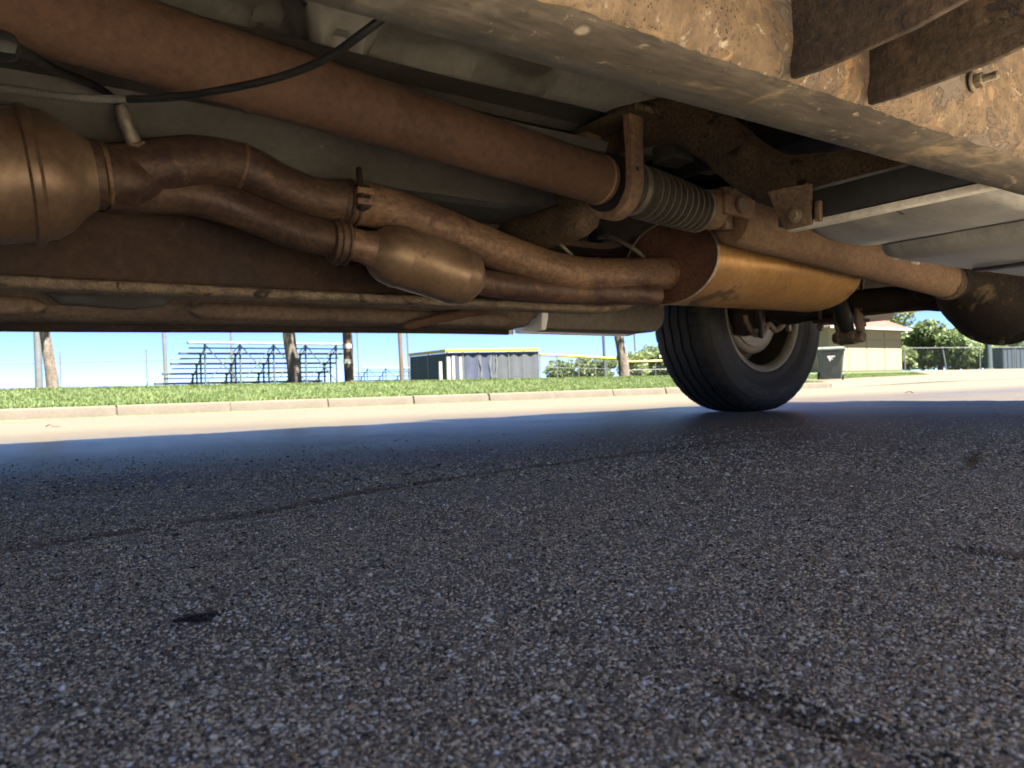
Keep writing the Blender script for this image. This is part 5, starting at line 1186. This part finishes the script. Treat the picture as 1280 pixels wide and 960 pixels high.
# ------------------------------------------------------------------ dugout with windscreen panels and yellow cap
def dugout():
    t0 = 48; a = G(514, t0+4); b = G(560, t0); c = G(674, t0+1.5); o = thing('dugout', b, 'fenced dugout with dark blue and grey screens and yellow top', 'dugout')
    H = 2.0
    def run(p, q, n, mats):
        for i in range(n):
            A = p+(q-p)*(i/n); B = p+(q-p)*((i+1)/n); d = (B-A); nrm = Vector((-d.y, d.x, 0)).normalized()*.015
            A, B = A-b, B-b; e = d*.01; mb = MB()
            w = MB(); zl, zh = .04, H-.14; N = 6; rings = []
            for k in range(N+1):
                f = k/N; pz = A+e+(d-2*e)*f + nrm*2.2*math.sin(f*9+i*2); rings.append([pz+nrm+Vector((0, 0, zl)), pz-nrm+Vector((0, 0, zl)), pz-nrm+Vector((0, 0, zh)), pz+nrm+Vector((0, 0, zh))])
            w.loft(rings); part(w, 'screen_panel', mats[i % len(mats)], o, 40, local=True)
            mb = MB(); mb.tube([A-Vector((0, 0, .1)), A+Vector((0, 0, H))], .045, 10); part(mb, 'post', M_STEEL, o, 40, local=True)
        mb = MB(); mb.tube([q-b-Vector((0, 0, .1)), q-b+Vector((0, 0, H))], .045, 10); part(mb, 'post', M_STEEL, o, 40, local=True)
    run(a, b, 2, [M_NAVY]); run(b, c, 6, [M_NAVY, M_NAVY, M_NAVY, M_GREY, M_GREY, M_GREY])
    for p, q in ((a, b), (b, c)):
        mb = MB(); A, B = p-b, q-b; d = B-A; nrm = Vector((-d.y, d.x, 0)).normalized()*.12
        mb.loft([[A-nrm+Vector((0, 0, H-.10)), A+nrm+Vector((0, 0, H-.10)), A+nrm+Vector((0, 0, H+.09)), A-nrm+Vector((0, 0, H+.09))], [B-nrm+Vector((0, 0, H-.10)), B+nrm+Vector((0, 0, H-.10)), B+nrm+Vector((0, 0, H+.09)), B-nrm+Vector((0, 0, H+.09))]]); part(mb, 'yellow_cap', M_YEL, o, 0, local=True)
    # narrow pale strips before the screen and a bench roof behind
    for k, f in enumerate((.36, .47, .53)):
        p = b+(c-b)*f-b; mb = MB(); rings = []
        for j in range(7):
            z = .25+.24*j; w = .05+.03*math.sin(j*1.7+k); off = fw0*-.12 + rt0*(.05*math.sin(j*.9+k*2)); q = p+off+Vector((0, 0, z)); rings.append([q-rt0*w, q-rt0*w+fw0*.03, q+rt0*w+fw0*.03, q+rt0*w])
        mb.loft(rings); part(mb, 'pale_strip', M_STEEL, o, 50, local=True)
    back = (c-b); nn = Vector((-back.y, back.x, 0)).normalized()
    if nn.dot(fw0) < 0: nn = -nn
    mb = MB(); A = Vector((0, 0, H-.2)); B = c-b+Vector((0, 0, H-.2)); mb.loft([[A+nn*.2, A+nn*2.2, A+nn*2.2+Vector((0, 0, .08)), A+nn*.2+Vector((0, 0, .08))], [B+nn*.2, B+nn*2.2, B+nn*2.2+Vector((0, 0, .08)), B+nn*.2+Vector((0, 0, .08))]]); part(mb, 'roof', M_STEEL, o, 0, local=True)
dugout()

# ------------------------------------------------------------------ house on the right
M_WALL = mk('cream_block_wall', [(0.3, (0.2428, 0.1794, 0.1054)), (0.7, (0.2768, 0.2098, 0.1278))], 2, 6, (.8, .95), .2, 30, fine=.06, spots=[((.14, .11, .075), 1.4, .66, .8)], bdist=.01)
M_ROOF = mk('red_brown_shingle', [(0.3, (0.0762, 0.0312, 0.0239)), (0.7, (0.1143, 0.0494, 0.039))], 5, 7, (.85, .98), .5, 30, fine=.3, bdist=.02)
M_TRIM = flat('white_trim', (.3, .29, .27), .5)
def house():
    t = 40.0; c = at(1036, 480, t=t); c.z = ground_z(c.x, c.y)-.05; o = thing('house', c, 'cream single storey house with red brown hip roof', 'house')
    Lx, Ly, Hh = 7.2, 9.0, 2.45
    # wall with panel courses on the street side
    mb = MB(); mb.box(0, Lx, 0, Ly, -.2, Hh); part(mb, 'wall', M_WALL, o, 0, local=True)
    n = 4
    for i in range(n):
        mb = MB(); x0 = .02 + (Lx-.04)*i/n; x1 = .02 + (Lx-.04)*(i+1)/n - .05; mb.box(x0, x1, -.03, .0-.003, .12, 1.78, .006); part(mb, 'wall_panel', M_WALL, o, 0, local=True)
        mb = MB(); mb.box(x0, x1, -.03, -.003, 1.83, Hh-.05, .006); part(mb, 'wall_panel', M_WALL, o, 0, local=True)
    mb = MB(); mb.box(.02, Lx-.02, -.04, -.002, -.15, .10, .006); part(mb, 'plinth', M_CONC, o, 0, local=True)
    for k in range(2):
        mb = MB(); mb.box(-.02, .03, 1.5+3.4*k, 2.7+3.4*k, .9, 2.1, .01); wd = part(mb, 'window', M_TRIM, o, 0, local=True); mb = MB(); mb.box(-.03, -.021, 1.58+3.4*k, 2.62+3.4*k, .98, 2.02); part(mb, 'pane', M_GLASS, wd, 0, local=True)
    ov = .42; zr = Hh + 2.1
    mb = MB(); E = [(-ov, -ov, Hh-.02), (Lx+ov, -ov, Hh-.02), (Lx+ov, Ly+ov, Hh-.02), (-ov, Ly+ov, Hh-.02)]; Rg = [(Lx/2, Ly*.36, zr), (Lx/2, Ly*.64, zr)]
    mb.add(E + Rg, [(0, 1, 4), (1, 2, 5, 4), (2, 3, 5), (3, 0, 4, 5), (3, 2, 1, 0)]); part(mb, 'roof', M_ROOF, o, 0, local=True)
    for (a, b_) in (((-ov, -ov), (Lx+ov, -ov)), ((-ov, -ov), (-ov, Ly+ov)), ((Lx+ov, -ov), (Lx+ov, Ly+ov)), ((-ov, Ly+ov), (Lx+ov, Ly+ov))):
        mb = MB(); mb.box(min(a[0], b_[0])-.03, max(a[0], b_[0])+.03, min(a[1], b_[1])-.03, max(a[1], b_[1])+.03, Hh-.13, Hh-.025, .004); part(mb, 'fascia', M_TRIM, o, 0, local=True)
house()

# ------------------------------------------------------------------ wheeled bin
M_BIN = mk('grey_green_bin', [(0.3, (0.0578, 0.0743, 0.0618)), (0.7, (0.0867, 0.1056, 0.0891))], 4, 6, (.5, .7), .15, 60, fine=.1)
def wheeled_bin():
    t = 22.5; p = G(1039, t); p.z = ground_z(p.x, p.y)+.006
    o = thing('wheeled_bin', p, 'grey green wheeled refuse bin standing before the cream house', 'bin', rz=R(-35)-R(20))
    mb = MB(); rings = [[(x*s, y*s2+oy, z) for x, y in ((-.30, -.32), (.30, -.32), (.34, -.28), (.34, .28), (.30, .32), (-.30, .32), (-.34, .28), (-.34, -.28))] for z, s, s2, oy in ((.03, .82, .74, .02), (.1, .86, .8, .02), (.82, 1.08, 1.05, 0), (.84, 1.15, 1.12, 0), (.88, 1.15, 1.12, 0))]
    mb.loft(rings); part(mb, 'body', M_BIN, o, 30, local=True)
    mb = MB(); rings = [[(x*s, y*s2-.01, z) for x, y in ((-.30, -.32), (.30, -.32), (.34, -.28), (.34, .28), (.30, .32), (-.30, .32), (-.34, .28), (-.34, -.28))] for z, s, s2 in ((.885, 1.17, 1.16), (.92, 1.16, 1.14), (.95, 1.0, .95), (.96, .8, .7))]
    mb.loft(rings); part(mb, 'lid', M_BIN, o, 30, local=True)
    mb = MB(); mb.tube([(-.25, .39, .86), (.25, .39, .86)], .02, 10); part(mb, 'handle', M_BLACK, o, 30, local=True)
    for s in (-1, 1):
        mb = MB(); mb.lathe([(-.03, .08), (-.025, .12), (.025, .12), (.03, .08)], (s*.33, .26, .12), (1, 0, 0), 22); part(mb, 'wheel', M_BLACK, o, 40, local=True)
    mb = MB(); y = -.352
    mb.prism([(-.10, .70), (.11, .70), (.11, .66), (-.02, .655), (.05, .62), (.05, .59), (-.02, .60), (.0, .56), (-.05, .545), (-.06, .62), (-.10, .66)], y-.004, y+.004, 'xz'); part(mb, 'white_emblem', M_TRIM, o, 0, local=True)
    mb = MB(); mb.box(-.2, .2, y-.02, y+.04, .78, .80); part(mb, 'lift_bar', M_BLACK, o, 0, local=True)
wheeled_bin()

# ------------------------------------------------------------------ small far things on the right and left
def gazebo():
    p = G(1218, 85); o = thing('picnic_shelter', p, 'tiny far picnic shelter with grey roof beyond the fence', 'shelter')
    for x in (-1.3, 1.3):
        for y in (-1.3, 1.3): mb = MB(); mb.box(x-.08, x+.08, y-.08, y+.08, -.1, 1.5); part(mb, 'post', M_POLE, o, 0, local=True)
    mb = MB(); mb.add([(-1.9, -1.9, 1.45), (1.9, -1.9, 1.45), (1.9, 1.9, 1.45), (-1.9, 1.9, 1.45), (0, 0, 2.3)], [(0, 1, 4), (1, 2, 4), (2, 3, 4), (3, 0, 4), (3, 2, 1, 0)]); part(mb, 'roof', flat('grey_roof', (.11, .10, .095), .8), o, 0, local=True)
gazebo()
def container():
    p = G(1275, 54); o = thing('storage_container', p, 'dark blue storage container behind the fence at the right edge', 'container', rz=R(-35)); M = flat('dark_blue_steel', (.032, .045, .062), .6)
    mb = MB(); mb.box(-1.15, 4, 0, 2.2, -.1, 1.45); part(mb, 'body', M, o, 0, local=True)
    for i in range(17): mb = MB(); mb.box(-1.1+i*.3, -.95+i*.3, -.03, -.002, .0, 1.36); part(mb, 'rib', M, o, 0, local=True)
    mb = MB(); mb.box(-1.2, 4.05, -.04, 2.24, 1.452, 1.52); part(mb, 'roof', M, o, 0, local=True)
container()
def low_block():
    p = G(18, 46); o = thing('equipment_shed', p, 'low tan shed with dark band at the far left edge of the grass', 'shed', rz=R(-35)); M = flat('tan_block', (.42, .30, .2), .9)
    mb = MB(); mb.box(-4, 1.2, 0, 2, -.1, .34); part(mb, 'wall', M, o, 0, local=True)
    mb = MB(); mb.box(-1.2, .7, -.02, -.003, .02, .30); part(mb, 'dark_opening', M_BLACK, o, 0, local=True)
    mb = MB(); mb.box(-4.1, 1.3, -.06, 2.1, .342, .40); part(mb, 'roof', M_POLE, o, 0, local=True)
low_block()
# infield dirt strip seen through the fence right of the dugout
mb = MB(); q = [G(672, 62), G(760, 70), G(770, 95), G(672, 95)]; mb.add([p+Vector((0, 0, .03)) for p in q], [(0, 1, 2, 3)]); tag(mb.build('infield', M_SANDY, None, 0), kind='structure')
# little debris on the sunlit gutter and road
def twig(px, py, L, label):
    p = at(px, py, z=-.05); p.z = ground_z(p.x, p.y)+.008; mb = MB(); d = rt0*L; mb.tube(crom([p-d*.5, p-d*.1+Vector((0, 0, .01)), p+d*.2, p+d*.5+fw0*.03], 4), L*.06, 6)
    tag(mb.build('twig', M_POLE, None, 40), label, 'twig', 'dry twigs on the road')
twig(64, 546, .05, 'small dark twig on the sunlit road at the left')
twig(1138, 501, .07, 'dark twig on the sunlit road below the house')

# unseen pale slabs added beside the truck to bounce sunlight under it, joints between
M_BOUNCE = mk('bounce_concrete', [(0.3, (.60, .52, .40)), (.5, (.66, .58, .45)), (.7, (.70, .62, .49))], 1.5, 8, (.85, .95), .3, 60, fine=.12, bdist=.003)
mb = MB(); mb.add([(.15, -9, .003), (12.15, -9, .003), (12.15, -.02, .003), (.15, -.02, .003)], [(0, 1, 2, 3)]); bpad = tag(mb.build('bounce_pad', M_CONC, None, 0), kind='structure')
slab = None
for i in range(0, 4):
    for j in range(3):
        if slab is None:
            mb = MB(); mb.box(.006, 2.994, -2.994, -.006, -.05, .012, .003); slab = mb.build('bounce_slab', M_BOUNCE, None, 30); o = slab
        else: o = slab.copy(); COL.objects.link(o)
        o.parent = bpad; o.location = (.15 + i*3.0, -.02 - j*3.0, 0)
